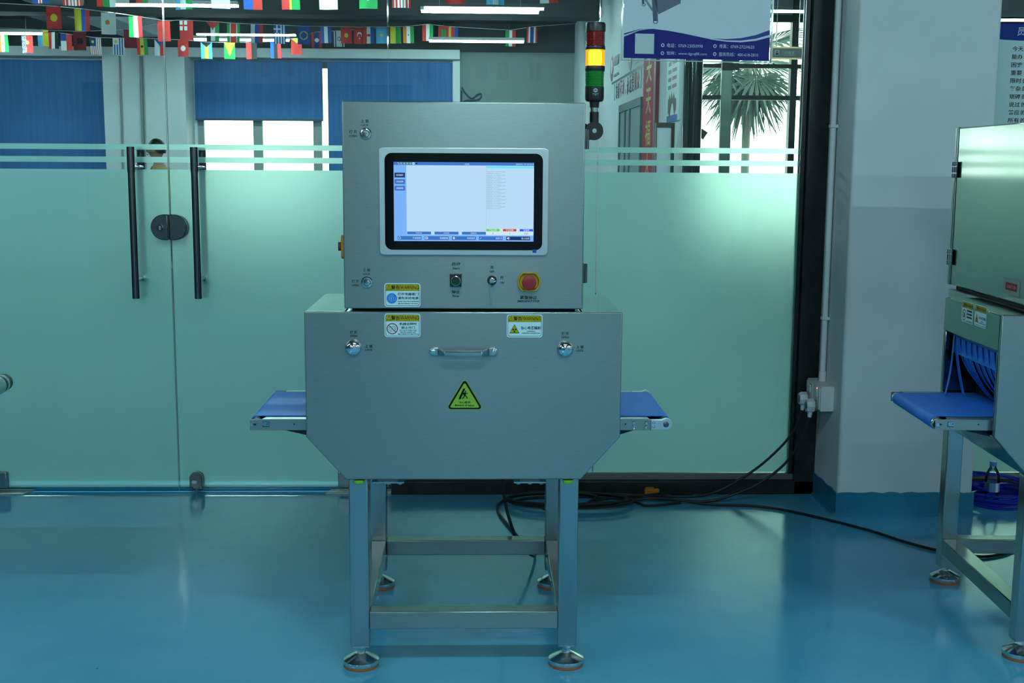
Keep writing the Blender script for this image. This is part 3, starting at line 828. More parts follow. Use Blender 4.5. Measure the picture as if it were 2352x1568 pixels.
def tunnel_curtain(root, xs, seed):
    rnd = random.Random(seed)
    n = 15; y0, y1 = 0.075, 0.445; w = (y1 - y0) / n
    sgn = 1 if xs < 0 else -1
    MB().box(xs + sgn * 0.020, xs + sgn * 0.026, y0 - 0.01, y1 + 0.01, 0.905, 0.972).build('curtain_header', CURT, root)
    for k in range(n):
        lean = 0.085 + 0.02 * rnd.random() if k < 13 else (0.02 if k == 13 else -0.03)
        vs = []; fs = []; m = 10
        for i in range(m + 1):
            t = i / m
            z = 0.960 - t * 0.187
            x = xs + sgn * (0.012 + lean * t * t)
            tw = (rnd.random() - 0.5) * 0.002
            a = y0 + k * w + (0.0 if i < 4 else (-0.012 if k >= 13 else -0.002) * (t - 0.3) * 4) + tw
            ww = w * 0.97
            vs += [(x + sgn * 0.004 * (k % 2), a, z), (x + sgn * 0.0045, a + ww, z), (x + sgn * (0.0015 + 0.004 * (k % 2)), a, z), (x + sgn * 0.006, a + ww, z)]
        for i in range(m):
            a = i * 4; b = a + 4
            fs += [(a, b, b + 1, a + 1), (a + 3, b + 3, b + 2, a + 2), (a + 2, b + 2, b, a), (a + 1, b + 1, b + 3, a + 3)]
        fs += [(0, 1, 3, 2), (m * 4 + 2, m * 4 + 3, m * 4 + 1, m * 4)]
        MB().add(vs, fs, 0, True).build('curtain_strip', CURT, root)

def machine_body(root, top=1.6719, hinge_z=1.5715):
    HD = 0.495                                   # depth of the tunnel hoods
    # ---- stand
    for sx in (-1, 1):
        xi, xo = (0.2815, 0.3382)
        x0, x1 = (sx * xi, sx * xo)
        for y0 in (0.030, 0.722):
            MB().box(x0, x1, y0, y0 + 0.056, 0.0665, 0.590).build('leg', STEELV, root, bevel=0.004)
            foot(root, (x0 + x1) / 2, y0 + 0.028, 0.0665)
        MB().box(x0, x1, 0.0865, 0.7215, 0.124, 0.1776).build('side_stretcher', STEELY, root, bevel=0.0025)
    MB().box(-0.281, 0.281, 0.0305, 0.0855, 0.124, 0.1776).build('front_stretcher', STEEL, root, bevel=0.0025)
    MB().box(-0.281, 0.281, 0.7225, 0.7775, 0.124, 0.1776).build('rear_stretcher', STEEL, root, bevel=0.0025)
    # ---- lower body
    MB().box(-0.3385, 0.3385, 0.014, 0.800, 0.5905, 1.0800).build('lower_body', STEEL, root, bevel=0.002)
    for sx in (-1, 1):
        b = MB(); a, c = 0.339, 0.4546
        X0, X1 = (sx * a, sx * c) if sx > 0 else (sx * c, sx * a)
        b.box(X0, X1, 0.0135, HD, 0.972, 1.0815)                           # top band
        b.box(X0, X1, HD - 0.022, HD, 0.7185, 0.972)                        # rear jamb
        b.box(X0, X1, 0.0135, 0.026, 0.7185, 0.972)                         # near jamb
        b.box(sx * 0.339, sx * 0.345, 0.026, HD - 0.022, 0.7185, 0.972, 1)    # dark sheet for the shade inside the tunnel mouth
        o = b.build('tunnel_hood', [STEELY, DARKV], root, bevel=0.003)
        w = MB().prism([(0.339, 0.592), (0.3415, 0.592), (0.4546, 0.7165), (0.4546, 0.7185), (0.339, 0.7185)] if sx > 0 else [(-0.3415, 0.592), (-0.339, 0.592), (-0.339, 0.7185), (-0.4546, 0.7185), (-0.4546, 0.7165)], 0.0135, HD)
        w.build('tunnel_gusset', STEELY, root)
        tunnel_curtain(root, sx * 0.4546, 3 + sx)
    # front cover: wide plate with cut lower corners
    fc = [(-0.3415, 0.5912), (0.3415, 0.5912), (0.4546, 0.7176), (0.4546, 1.0829), (-0.4546, 1.0829), (-0.4546, 0.7176)]
    cover = MB().prism(fc, 0.0, 0.013).build('front_cover', STEEL, root, bevel=0.0035, seg=3)
    # ---- upper cabinet
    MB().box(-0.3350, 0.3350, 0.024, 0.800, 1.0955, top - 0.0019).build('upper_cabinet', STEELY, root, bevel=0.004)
    MB().box(-0.320, 0.320, 0.03, 0.78, 1.0805, 1.095).build('cabinet_plinth', DARKV, root)
    door = MB().box(-0.3396, 0.3396, 0.0, 0.023, 1.0915, top).build('cabinet_door', STEEL, root, bevel=0.0035, seg=3)
    rear = MB().box(-0.3396, 0.3396, 0.802, 0.826, 1.0955, top).build('rear_door', STEEL, root, bevel=0.004, seg=3)
    for z in (1.1935, hinge_z):
        h = MB().box(0.3398, 0.3435, 0.004, 0.05, z - 0.028, z + 0.028).cyl((0.3470, 0.010, z - 0.0275), (0.3470, 0.010, z + 0.0275), 0.0052, n=14)
        h.build('door_hinge', DARKSTEEL, door, bevel=0.0008)
        h = MB().box(-0.3440, -0.3400, 0.778, 0.824, z - 0.028, z + 0.028).cyl((-0.3470, 0.801, z - 0.0275), (-0.3470, 0.801, z - 0.012), 0.0058, n=14).cyl((-0.3470, 0.801, z - 0.011), (-0.3470, 0.801, z + 0.011), 0.0058, n=14).cyl((-0.3470, 0.801, z + 0.012), (-0.3470, 0.801, z + 0.0275), 0.0058, n=14)
        h.build('door_hinge', CHROME, rear, bevel=0.0008)
    conveyor(root)
    # bumpers and hanger plates below the front cover
    for x in (-0.3055, 0.3055):
        MB().cyl((x, 0.0145, 0.5875), (x, 0.0145, 0.5770), 0.0155, n=24).build('rubber_bumper', mat('lime_rubber', (0.20, 0.42, 0.02), 0.5), root, bevel=0.002)
    for x in (-0.2285, 0.1985):
        p = MB().box(x - 0.049, x + 0.049, 0.10, 0.145, 0.5525, 0.5585).build('hanger_plate', SATIN, root, bevel=0.001)
        MB().box(x - 0.030, x + 0.030, 0.12, 0.14, 0.5590, 0.5902).build('hanger_block', SATIN, p)
        for q in (-0.035, 0.0, 0.035):
            MB().lathe([(0.0068, 0), (0.0068, 0.0065), (0.005, 0.008)], (x + q, 0.122, 0.5523), (0, 0, -1), 14).build('hanger_bolt', SATIN, p)
    return door, cover

def signal_tower(root):
    t = empty('signal_tower', (0, 0, 0), 0, root)
    t['label'] = 'stacked red amber and green signal tower'
    cx, cy = 0.3722, 0.085
    blk = BLACKP
    def lens(z0, z1, m, nm):
        prof = [(0.0262, z0)]
        k = 10
        for i in range(k):
            a = z0 + (z1 - z0) * i / k; d = (z1 - z0) / k
            prof += [(0.0262, a + d * 0.15), (0.0277, a + d * 0.4), (0.0277, a + d * 0.6), (0.0262, a + d * 0.85)]
        prof.append((0.0262, z1))
        MB().lathe(prof, (cx, cy, 0), (0, 0, 1), 36, smooth=False).build(nm, m, t)
    MB().lathe([(0.0283, 1.8745), (0.0285, 1.893), (0.0265, 1.8985), (0.015, 1.9000)], (cx, cy, 0), (0, 0, 1), 32).build('top_cap', blk, t)
    lens(1.8335, 1.8745, mat('red_lens', (0.25, 0.008, 0.010), 0.12, coat=0.6), 'red_lens')
    MB().lathe([(0.0280, 1.8235), (0.0285, 1.8245), (0.0285, 1.8325), (0.0280, 1.8335)], (cx, cy, 0), (0, 0, 1), 32).build('collar_ring', blk, t)
    am = bpy.data.materials.new('amber_lens_lit'); am.use_nodes = True
    n, l = nodes_of(am); n.clear()
    o_ = n.new('ShaderNodeOutputMaterial'); mx = n.new('ShaderNodeMixShader'); mx.inputs[0].default_value = 0.5
    tr = n.new('ShaderNodeBsdfTransparent'); tr.inputs['Color'].default_value = (1.0, 0.62, 0.12, 1)
    em = n.new('ShaderNodeEmission'); em.inputs['Color'].default_value = (1.0, 0.24, 0.008, 1); em.inputs['Strength'].default_value = 1.5
    l.new(tr.outputs[0], mx.inputs[1]); l.new(em.outputs[0], mx.inputs[2]); l.new(mx.outputs[0], o_.inputs['Surface'])
    lens(1.7785, 1.8235, am, 'amber_lens')
    MB().lathe([(0.015, 1.7790), (0.019, 1.783), (0.019, 1.819), (0.015, 1.823)], (cx, cy, 0), (0, 0, 1), 20).build('amber_bulb', mat('amber_bulb_lit', (1, 0.8, 0.4), 0.4, emit=(1.0, 0.62, 0.10), estr=5.0), t)
    MB().lathe([(0.0280, 1.7645), (0.0285, 1.7655), (0.0285, 1.7775), (0.0280, 1.7785)], (cx, cy, 0), (0, 0, 1), 32).build('collar_ring', blk, t)
    lens(1.7190, 1.7645, mat('green_lens', (0.010, 0.20, 0.030), 0.12, coat=0.6), 'green_lens')
    MB().lathe([(0.0275, 1.7190), (0.0275, 1.6900), (0.0262, 1.6830), (0.0225, 1.6795), (0.0145, 1.6785), (0.0130, 1.6670), (0.0130, 1.6620)], (cx, cy, 0), (0, 0, 1), 32).build('base_cup', blk, t)
    MB().cyl((cx, cy, 1.6500), (cx, cy, 1.6620), 0.0108, n=20).build('tube', SATIN, t)
    MB().cyl((cx, cy, 1.6000), (cx, cy, 1.6500), 0.0132, n=20).build('socket', blk, t)
    MB().lathe([(0.0255, 0), (0.0265, 0.004), (0.0265, 0.024), (0.0255, 0.028)], (cx, cy + 0.014, 1.5965), (0, -1, 0), 32).build('pivot_disc', blk, t)
    MB().lathe([(0.0065, 0), (0.0065, 0.003), (0.0035, 0.0032), (0.0035, 0.001), (0, 0.001)], (cx, cy - 0.0140, 1.5965), (0, -1, 0), 18).build('pivot_screw', CHROME, t)
    MB().prism([(0.3352, 1.622), (0.3352, 1.565), (0.352, 1.568), (0.372, 1.575), (0.372, 1.612), (0.358, 1.612)], cy - 0.008, cy + 0.010).build('wall_bracket', blk, t, bevel=0.002)
    # emblem and name on the base cup
    P = Print(0.0004); wm = ink('#c9d0d0')
    hx = lambda r, a0=90: [(r * math.cos(math.radians(a0 + 60 * i)), 0.0 + r * math.sin(math.radians(a0 + 60 * i))) for i in range(6)]
    P.ring([(a, b + 0.006) for a, b in hx(0.0062)], [(a, b + 0.006) for a, b in hx(0.0042)], wm)
    P.layer(); P.rect(-0.0075, 0.0075, 0.0046, 0.0056, BLACKP); P.layer()
    P.rect(-0.003, 0.003, 0.0062, 0.0072, wm); P.rect(-0.003, 0.003, 0.0034, 0.0044, wm)
    P.text('JINGXUAN', 0, -0.0032, 0.0021, wm, w=0.017, bold=0.02)
    P.text('景宣', 0, -0.0065, 0.0024, wm, bold=0.02)
    P.rect(-0.008, -0.004, -0.0067, -0.0063, wm); P.rect(0.004, 0.008, -0.0067, -0.0063, wm)
    # wrap the flat emblem round the cup
    R = 0.0278
    for i, (a, b, c) in enumerate(P.b.v):
        th = a / R
        P.b.v[i] = ((R + c) * math.sin(th) / 1.0, b, (R + c) * math.cos(th))
    P.build('emblem', on_front(cy, cx, 1.7035), t)
    return t

def touch_panel(root):
    o = MB().prism(rrect(-0.2385, 0.2385, 1.2440, 1.5465, 0.013), -0.0085, -0.0002).build('touch_panel', ALU, root, bevel=0.003, seg=3)
    o['label'] = 'lit touch screen in a silver bezel'
    MB().prism(rrect(-0.2215, 0.2215, 1.2600, 1.5300, 0.020), -0.0094, -0.0086).build('screen_glass', mat('black_screen_glass', (0.004, 0.005, 0.006), 0.05, spec=0.22), o)
    P = Print(0.00005)
    X0, X1, Z0, Z1 = -0.1962, 0.1966, 1.2846, 1.5052
    px = lambda u: X0 + (u - 905.0) / 321.0 * (X1 - X0)
    pz = lambda v: Z1 - (v - 372.5) / 181.5 * (Z1 - Z0)
    G = lambda h: glow(h)
    P.rect(X0, X1, Z0, Z1, G('#7db8ff')); P.layer()
    P.rect(X0, X1, pz(379.5), Z1, G('#3f78cf'))
    P.rect(px(934), px(1226), pz(539.5), pz(380), G('#bfe2fd')); P.layer()
    P.rect(px(1117), px(1226), pz(386), pz(381), G('#74e8ff'))
    P.rect(px(1116.3), px(1117), pz(525), pz(381), G('#a9c6e0'))
    P.rect(px(1117), px(1226), pz(540), pz(524), G('#d3efff')); P.layer()
    for v0, c, s in ((397, '#12356e', '检测操作'), (412, '#3a74cc', '手动调参'), (427, '#3a74cc', '查看图像')):
        P.rect(px(907), px(931), pz(v0 + 11), pz(v0), G(c)); P.layer(); P.text(s, px(919), pz(v0 + 5.5), 0.0052, G('#e8f4ff'), w=0.0195)
    for u, s in ((935, '开始检测'), (998, '计数清零'), (1061, '报警复位')):
        P.rect(px(u), px(u + 55), pz(538.5), pz(532), G('#3a74cc')); P.layer(); P.text(s, px(u + 27), pz(535.2), 0.0042, G('#cfe2ff'), w=0.017)
    for u, c, s, q in ((1117, '#62d84e', '产品总数', '0'), (1155.5, '#cf3f2e', '不合格数', '0'), (1194, '#2f5cff', '合格率', '0.0%')):
        P.rect(px(u), px(u + 31), pz(530.5), pz(525), G(c)); P.layer()
        P.text(s, px(u + 15.5), pz(527.8), 0.0048, G('#f4ffff'), w=0.0048 * 1.15 * len(s)); P.text(q, px(u + 15.5), pz(535.5), 0.0042, G('#35424c'))
    for u, c, s in ((913, '#3a74cc', '产品管理'), (975.5, '#3a74cc', '数据管理'), (1038, '#3a74cc', '系统设定'), (1100, '#3a74cc', '自学习'), (1163, '#12356e', '进入检测')):
        P.rect(px(u), px(u + 55), pz(551), pz(542.5), G(c)); P.layer()
        P.text(s, px(u + 53), pz(546.8), 0.0054, G('#e8f4ff'), w=0.0053 * 1.05 * len(s), align='r')
    iw = G('#f0f8ff')
    a, b = px(917.5), pz(546.6)
    P.ring([(a - 0.0034, b - 0.003), (a + 0.0034, b - 0.003), (a + 0.0034, b + 0.001), (a, b + 0.0042), (a - 0.0034, b + 0.001)], [(a - 0.0027, b - 0.0023), (a + 0.0027, b - 0.0023), (a + 0.0027, b + 0.0007), (a, b + 0.0033), (a - 0.0027, b + 0.0007)], iw)
    a = px(980); P.ring(rrect(a - 0.0034, a + 0.0034, b - 0.003, b + 0.003, 0.0006, 2), rrect(a - 0.0024, a + 0.0024, b - 0.002, b + 0.002, 0.0004, 2), iw); P.rect(a - 0.0018, a + 0.0018, b - 0.0004, b + 0.0004, iw)
    a = px(1042.5); P.ring(circ(a, b, 0.003, 16), circ(a, b, 0.0012, 16), iw)
    a = px(1104); P.line([(a - 0.0015, b - 0.0025), (a + 0.0022, b + 0.0025)], 0.0012, G('#c9d8a0'))
    a = px(1167.5); P.poly([(a - 0.003, b - 0.0014), (a - 0.001, b - 0.0014), (a + 0.0012, b - 0.0032), (a + 0.0012, b + 0.0032), (a - 0.001, b + 0.0014), (a - 0.003, b + 0.0014)], iw); P.ring(circ(a + 0.0012, b, 0.0032, 14), circ(a + 0.0012, b, 0.0024, 14), iw)
    P.line([(px(914), pz(373.8)), (px(918), pz(377.5))], 0.0011, G('#d8e0e8'))
    for u in (922.5, 929.5, 936.5, 943.5):
        P.poly(circ(px(u), pz(376), 0.0026, 16), G('#8fc24a'))
    P.rect(px(948), px(953), pz(378.5), pz(373.5), G('#d8ecff')); P.poly(circ(px(957.5), pz(376), 0.0026, 16), G('#0c2a55')); P.layer()
    P.rect(px(949), px(951.8), pz(376.6), pz(375.0), G('#3f78cf'))
    P.text('ddddd', px(1072.5), pz(376.6), 0.0036, G('#e8f4ff'), w=0.013)
    P.text('2020-01-19 10:12:19', px(1225.3), pz(376.4), 0.0036, G('#f2f8ff'), w=0.050, align='r')
    log = (('10:04:32.646', '64.827ms'), ('10:05:10.409', '63.118ms'), ('10:05:24.221', '62.078ms'), ('10:05:58.018', '63.279ms'), ('10:06:22.118', '63ms'), ('10:08:08.422', '61.366ms'),
           ('10:08:26.418', '61.13ms'), ('10:09:14.869', '62.654ms'), ('10:09:24.369', '63.021ms'), ('10:09:42.298', '64.614ms'), ('10:10:06.287', '64.167ms'))
    gy = G('#7f93a6')
    for i, (t1, t2) in enumerate(log):
        v = 393.8 + i * 8.05
        P.text('2020-01-19 ' + t1, px(1118), pz(v), 0.0027, gy, w=0.0515, align='l')
        P.text('检测时间: ' + t2, px(1118), pz(v + 4.0), 0.0030, gy, w=0.030 + 0.0012 * len(t2), align='l')
    P.build('display', on_front(-0.0096), o, 'glowing control software screen')
    MB().prism([(0.1945, 1.2535), (0.2050, 1.2525), (0.2055, 1.2620), (0.1940, 1.2625)], -0.0100, -0.0095).build('blue_tape', mat('blue_tape', (0.012, 0.05, 0.45), 0.5), o)
    return o

def front_panel(root, door, cover):
    bk = ink('#0f1517', 0.5)
    cam_lock(door, -0.2737, 1.5821, 0.0, 20); cam_lock(door, -0.2746, 1.1667, 0.0, 95)
    touch_panel(root)
    # start / stop push button under a flip cover
    s = empty('start_button', (0, 0, 0), 0, root); s['label'] = 'green start push button in a black square housing'
    MB().prism(rrect(-0.0392, -0.0062, 1.1562, 1.1930, 0.002), -0.016, -0.0002).build('button_housing', BLACKP, s, bevel=0.0012)
    MB().lathe([(0.0138, 0), (0.0138, 0.004), (0.0128, 0.0045)], (-0.0227, -0.016, 1.1730), (0, -1, 0), 32).build('button_ring', CHROME, s)
    MB().lathe([(0.0122, 0), (0.0122, 0.0052), (0.0115, 0.0060), (0, 0.0063)], (-0.0227, -0.016, 1.1730), (0, -1, 0), 32).build('button_cap', mat('green_button', (0.008, 0.105, 0.022), 0.35), s)
    MB().prism([(-0.0390, 1.1905), (-0.0390, 1.1600), (-0.0320, 1.1555), (-0.0135, 1.1555), (-0.0064, 1.1600), (-0.0064, 1.1905)], -0.0262, -0.0252).build('flip_cover', glass_mat('clear_plastic', (0.95, 0.97, 0.97), 0.35), s)
    for x in (-0.0330, -0.0125):
        MB().cyl((x - 0.003, -0.018, 1.1925), (x + 0.003, -0.018, 1.1925), 0.0018, n=10).build('cover_hinge', SATIN, s)
    # key switch with its key
    k = empty('key_switch', (0, 0, 0), 0, root); k['label'] = 'round black key switch with keys hanging'
    MB().lathe([(0.0138, 0), (0.0138, 0.004), (0.0125, 0.007), (0.0080, 0.0072)], (0.0800, -0.0002, 1.1738), (0, -1, 0), 32).build('switch_bezel', BLACKP, k)
    MB().lathe([(0.0078, 0.0065), (0.0078, 0.012), (0.0066, 0.0126), (0.0060, 0.0110), (0, 0.0110)], (0.0800, 0.0, 1.1738), (0, -1, 0), 28).build('lock_barrel', SATIN, k)
    MB().prism([(0.0738, 1.1705), (0.0905, 1.1752), (0.0918, 1.1742), (0.0900, 1.1722), (0.0850, 1.1695), (0.0770, 1.1680)], -0.0315, -0.0122).build('inserted_key', SATIN, k, bevel=0.0006)
    ring = [(0.0795 + 0.0055 * math.cos(math.radians(a)), -0.030 - 0.004 * math.sin(math.radians(a * 0.5)), 1.1655 + 0.0068 * math.sin(math.radians(a))) for a in range(0, 360, 18)]
    MB().tube(ring, 0.0006, 6, closed=True).build('key_ring', CHROME, k)
    ky = MB().prism(rrect(0.0735, 0.0838, 1.1435, 1.1560, 0.0025), -0.0300, -0.0285)
    ky.prism([(0.0750, 1.1435), (0.0765, 1.1080), (0.0785, 1.1040), (0.0805, 1.1090), (0.0815, 1.1435)], -0.0298, -0.0287)
    ky.build('spare_key', SATIN, k)
    # emergency stop
    e = empty('emergency_stop', (0, 0, 0), 0, root); e['label'] = 'red mushroom emergency stop in a yellow collar'
    cx, cz = 0.1845, 1.1715
    ye = mat('yellow_estop_plastic', (0.62, 0.36, 0.015), 0.35)
    def octo(k):
        pts = []
        for a in range(0, 360, 6):
            c, s_ = math.cos(math.radians(a)), math.sin(math.radians(a))
            pts.append((cx + max(-0.0325, min(0.0325, 0.0325 * c)) * k, cz + max(-0.0265, min(0.0265, 0.0325 * s_)) * k))
        return pts
    b = MB(); vs = []; loops = [(0.92, -0.0002), (1.0, -0.024), (0.965, -0.0265), (0.89, -0.0255), (0.80, -0.014)]
    for kk, yy in loops:
        vs += [(a, yy, z) for a, z in octo(kk)]
    n = 60; fs = []
    for q in range(len(loops) - 1):
        for i in range(n):
            fs.append((q * n + i, q * n + (i + 1) % n, (q + 1) * n + (i + 1) % n, (q + 1) * n + i))
    fs.append(tuple(range(4 * n, 5 * n)))
    b.add(vs, fs, 0, False); b.build('guard_collar', ye, e)
    MB().lathe([(0.014, 0.0140), (0.014, 0.026), (0.0195, 0.030), (0.0200, 0.036), (0.0185, 0.0385), (0.0135, 0.0398), (0.0, 0.0402)], (cx, 0, cz - 0.001), (0, -1, 0), 40).build('mushroom_head', mat('red_estop_plastic', (0.30, 0.018, 0.022), 0.35), e)
    # printed legends
    P = Print()
    t = lambda s_, x, z, h, w=None, bo=0.012: P.text(s_, x, z, h, bk, w=w, bold=bo)
    t('上 锁', -0.2757, 1.6168, 0.0098, 0.0215); t('LOCK', -0.2757, 1.6060, 0.0060, 0.0205)
    t('打 开', -0.3087, 1.5870, 0.0098, 0.0210); t('OPEN', -0.3087, 1.5755, 0.0060, 0.0210)
    t('上 锁', -0.2755, 1.2014, 0.0092, 0.0210); t('LOCK', -0.2755, 1.1903, 0.0058, 0.0200)
    t('打 开', -0.3078, 1.1695, 0.0092, 0.0200); t('OPEN', -0.3078, 1.1580, 0.0060, 0.0200)
    t('启动', -0.0225, 1.2197, 0.0105, 0.0245, 0.02); t('Start', -0.0218, 1.2073, 0.0060, 0.0200, 0.03)
    t('停止', -0.0228, 1.1405, 0.0105, 0.0240, 0.02); t('Stop', -0.0228, 1.1278, 0.0068, 0.0190, 0.03)
    t('关', 0.0798, 1.2105, 0.0100, None, 0.02); t('OFF', 0.0798, 1.1982, 0.0056, 0.0135, 0.03)
    t('开', 0.1084, 1.1808, 0.0100, None, 0.02); t('ON', 0.1084, 1.1668, 0.0058, 0.0120, 0.03)
    t('紧急停止', 0.1845, 1.1247, 0.0105, 0.0490, 0.02); t('EMERGENCY STOP', 0.1845, 1.1140, 0.0060, 0.0630, 0.03)
    P.build('control_legend', on_front(-0.0004), door, 'black printed control legends')
    sticker(root, -0.1744, 1.1307, 0.1025, 0.0680, on_front(-0.0006), 'power', 'warning sticker with blue electric box symbol')
    # cover furniture
    for x, z in ((-0.3152, 0.9792), (0.2909, 0.9766)):
        dome_lock(cover, x, z, -0.0002)
    P = Print()
    t = lambda s_, x, z, h, w=None, bo=0.02: P.text(s_, x, z, h, bk, w=w, bold=bo)
    for ox, oz in ((-0.3147, 1.0232), (0.2903, 1.0208)):
        t('打 开', ox, oz, 0.0095, 0.0200); t('OPEN', ox, oz - 0.0105, 0.0060, 0.0205)
    for ox, oz in ((-0.2717, 0.9831), (0.3334, 0.9824)):
        t('上 锁', ox, oz, 0.0090, 0.0215); t('LOCK', ox, oz - 0.0105, 0.0062, 0.0205)
    P.build('control_legend', on_front(-0.0004), cover, 'black printed lock legends')
    sticker(root, -0.1749, 1.0437, 0.1025, 0.0680, on_front(-0.0006), 'open', 'warning sticker with red crossed out door symbol')
    sticker(root, 0.1740, 1.0430, 0.1025, 0.0665, on_front(-0.0006), 'rad', 'warning sticker with yellow radiation triangle')
    # drawer style bow handle
    h = empty('bow_handle', (0, 0, 0), 0, root); h['label'] = 'polished steel bow handle on the front cover'
    for sx in (-1, 1):
        cxx = -0.0010
        ear = [(sx * 0.0875 + cxx + 0.0105 * math.cos(math.radians(a)) * sx, 0.9695 + 0.0120 * math.sin(math.radians(a))) for a in range(-90, 91, 15)] + [(cxx + sx * 0.072, 0.9815), (cxx + sx * 0.072, 0.9575)]
        if sx < 0: ear = ear[::-1]
        MB().prism(ear, -0.012, -0.0002).build('handle_base', SATIN, h, bevel=0.0025, seg=3)
        v = [(cxx + sx * 0.0725, -0.003, 0.9580), (cxx + sx * 0.0725, -0.003, 0.9805), (cxx + sx * 0.0725, -0.012, 0.9805), (cxx + sx * 0.0725, -0.012, 0.9580),
             (cxx + sx * 0.054, -0.030, 0.9595), (cxx + sx * 0.054, -0.030, 0.9760), (cxx + sx * 0.054, -0.043, 0.9745), (cxx + sx * 0.054, -0.043, 0.9610)]
        MB().add(v, [(0, 1, 2, 3), (4, 5, 6, 7), (0, 1, 5, 4), (1, 2, 6, 5), (2, 3, 7, 6), (3, 0, 4, 7)]).build('handle_arm', SATIN, h, bevel=0.002)
        MB().lathe([(0.0070, 0), (0.0070, 0.002), (0.0045, 0.0035), (0.0028, 0.0035), (0.0028, 0.001), (0, 0.001)], (cxx + sx * 0.0870, -0.012, 0.9695), (0, -1, 0), 18).build('socket_screw', CHROME, h)
    MB().prism([(-0.043, 0.9610), (-0.030, 0.9600), (-0.030, 0.9757), (-0.040, 0.9757), (-0.043, 0.972)], -0.0548, 0.0528, axis='x').build('handle_bar', SATIN, h, bevel=0.0025, seg=3)
    # triangular hazard sticker
    P = Print()
    gr = ink('#8fb545', 0.4); bk2 = ink('#0d1a10', 0.5)
    def rtri(cx_, top, bot, half, r):
        A = [(cx_, top), (cx_ - half, bot), (cx_ + half, bot)]
        out = []
        C = Vector((cx_, bot + (top - bot) / 3))
        for i in range(3):
            p = Vector(A[i]); d0 = (Vector(A[i - 1]) - p).normalized(); d1 = (Vector(A[(i + 1) % 3]) - p).normalized()
            bis = (d0 + d1).normalized(); half_a = math.acos(max(-1, min(1, d0.dot(d1)))) / 2
            c = p + bis * (r / math.sin(half_a))
            n0 = (p + d0 * (r / math.tan(half_a)) - c); n1 = (p + d1 * (r / math.tan(half_a)) - c)
            a0 = math.atan2(n0.y, n0.x); a1 = math.atan2(n1.y, n1.x)
            while a1 < a0: a1 += 2 * math.pi
            for q in range(7):
                a = a0 + (a1 - a0) * q / 6
                out.append((c.x + r * math.cos(a), c.y + r * math.sin(a)))
        return out
    cxx = 0.0027
    P.poly(rtri(cxx, 0.8925, 0.7985, 0.0545, 0.0075), gr); P.layer()
    P.poly(rtri(cxx, 0.8895, 0.8003, 0.0520, 0.0068), bk2); P.layer()
    P.poly(rtri(cxx, 0.8790, 0.8045, 0.0437, 0.0035), gr); P.layer()
    P.line([(cxx - 0.0140, 0.8320), (cxx - 0.0022, 0.8585)], 0.0058, bk2); P.poly(circ(cxx - 0.0140, 0.8320, 0.0029, 12), bk2); P.poly(circ(cxx - 0.0022, 0.8585, 0.0029, 12), bk2)
    P.poly(circ(cxx + 0.0022, 0.8525, 0.0020, 14), bk2)
    P.poly([(cxx - 0.0035, 0.8480), (cxx + 0.0000, 0.8500), (cxx + 0.0040, 0.8495), (cxx + 0.0025, 0.8395), (cxx - 0.0025, 0.8390)], bk2)
    P.line([(cxx - 0.003, 0.8480), (cxx - 0.0050, 0.8415)], 0.0018, bk2); P.line([(cxx + 0.0030, 0.8485), (cxx + 0.0050, 0.8455), (cxx + 0.0088, 0.8480)], 0.0018, bk2)
    P.line([(cxx - 0.001, 0.8400), (cxx - 0.0030, 0.8345), (cxx - 0.0075, 0.8312)], 0.0028, bk2); P.line([(cxx + 0.0015, 0.8402), (cxx + 0.0055, 0.8370), (cxx + 0.0070, 0.8312)], 0.0028, bk2)
    for q in range(18):
        P.rect(cxx - 0.0195 + q * 0.0021, cxx - 0.0185 + q * 0.0021, 0.8303, 0.8309, bk2)
    P.text('当心砸伤', cxx, 0.8205, 0.0062, bk2, w=0.0320, bold=0.02); P.text('Beware of injury', cxx, 0.8110, 0.0066, bk2, w=0.0560, bold=0.035)
    P.build('hazard_triangle', on_front(-0.0006), root, 'yellow green beware of injury triangle sticker')
    # rotary mains switch on the left side of the cabinet
    s = empty('mains_switch', (0, 0, 0), 0, root); s['label'] = 'orange mains switch with red knob on the cabinet side'
    og = mat('orange_switch_plastic', (0.55, 0.22, 0.02), 0.4)
    MB().prism([(a + 0.055, b) for a, b in rrect(-0.034, 0.034, 1.2305, 1.2985, 0.010)], -0.3495, -0.3354, axis='x').build('switch_plate', og, s, bevel=0.003)
    MB().cyl((-0.3495, 0.055, 1.2645), (-0.3600, 0.055, 1.2645), 0.013, n=20).box(-0.3610, -0.3497, 0.050, 0.060, 1.259, 1.270).build('switch_knob', mat('dark_red_knob', (0.20, 0.015, 0.015), 0.4), s)
    signal_tower(root)

m1 = tag(empty('xray_inspection_machine', (0, 0, 0)), 'stainless steel inspection machine with lit touch screen in the middle', 'machine', 'inspection machines')
_d, _c = machine_body(m1)
front_panel(m1, _d, _c)
m2 = tag(empty('xray_inspection_machine', (2.030, 0.025, -0.011), -0.0436), 'stainless steel inspection machine with blue curtain at the right edge', 'machine', 'inspection machines')
_d2, _c2 = machine_body(m2, 1.650, 1.502)
for _o in m2.children:
    if _o.name.startswith('levelling_foot'):
        _o.location.z = 0.011
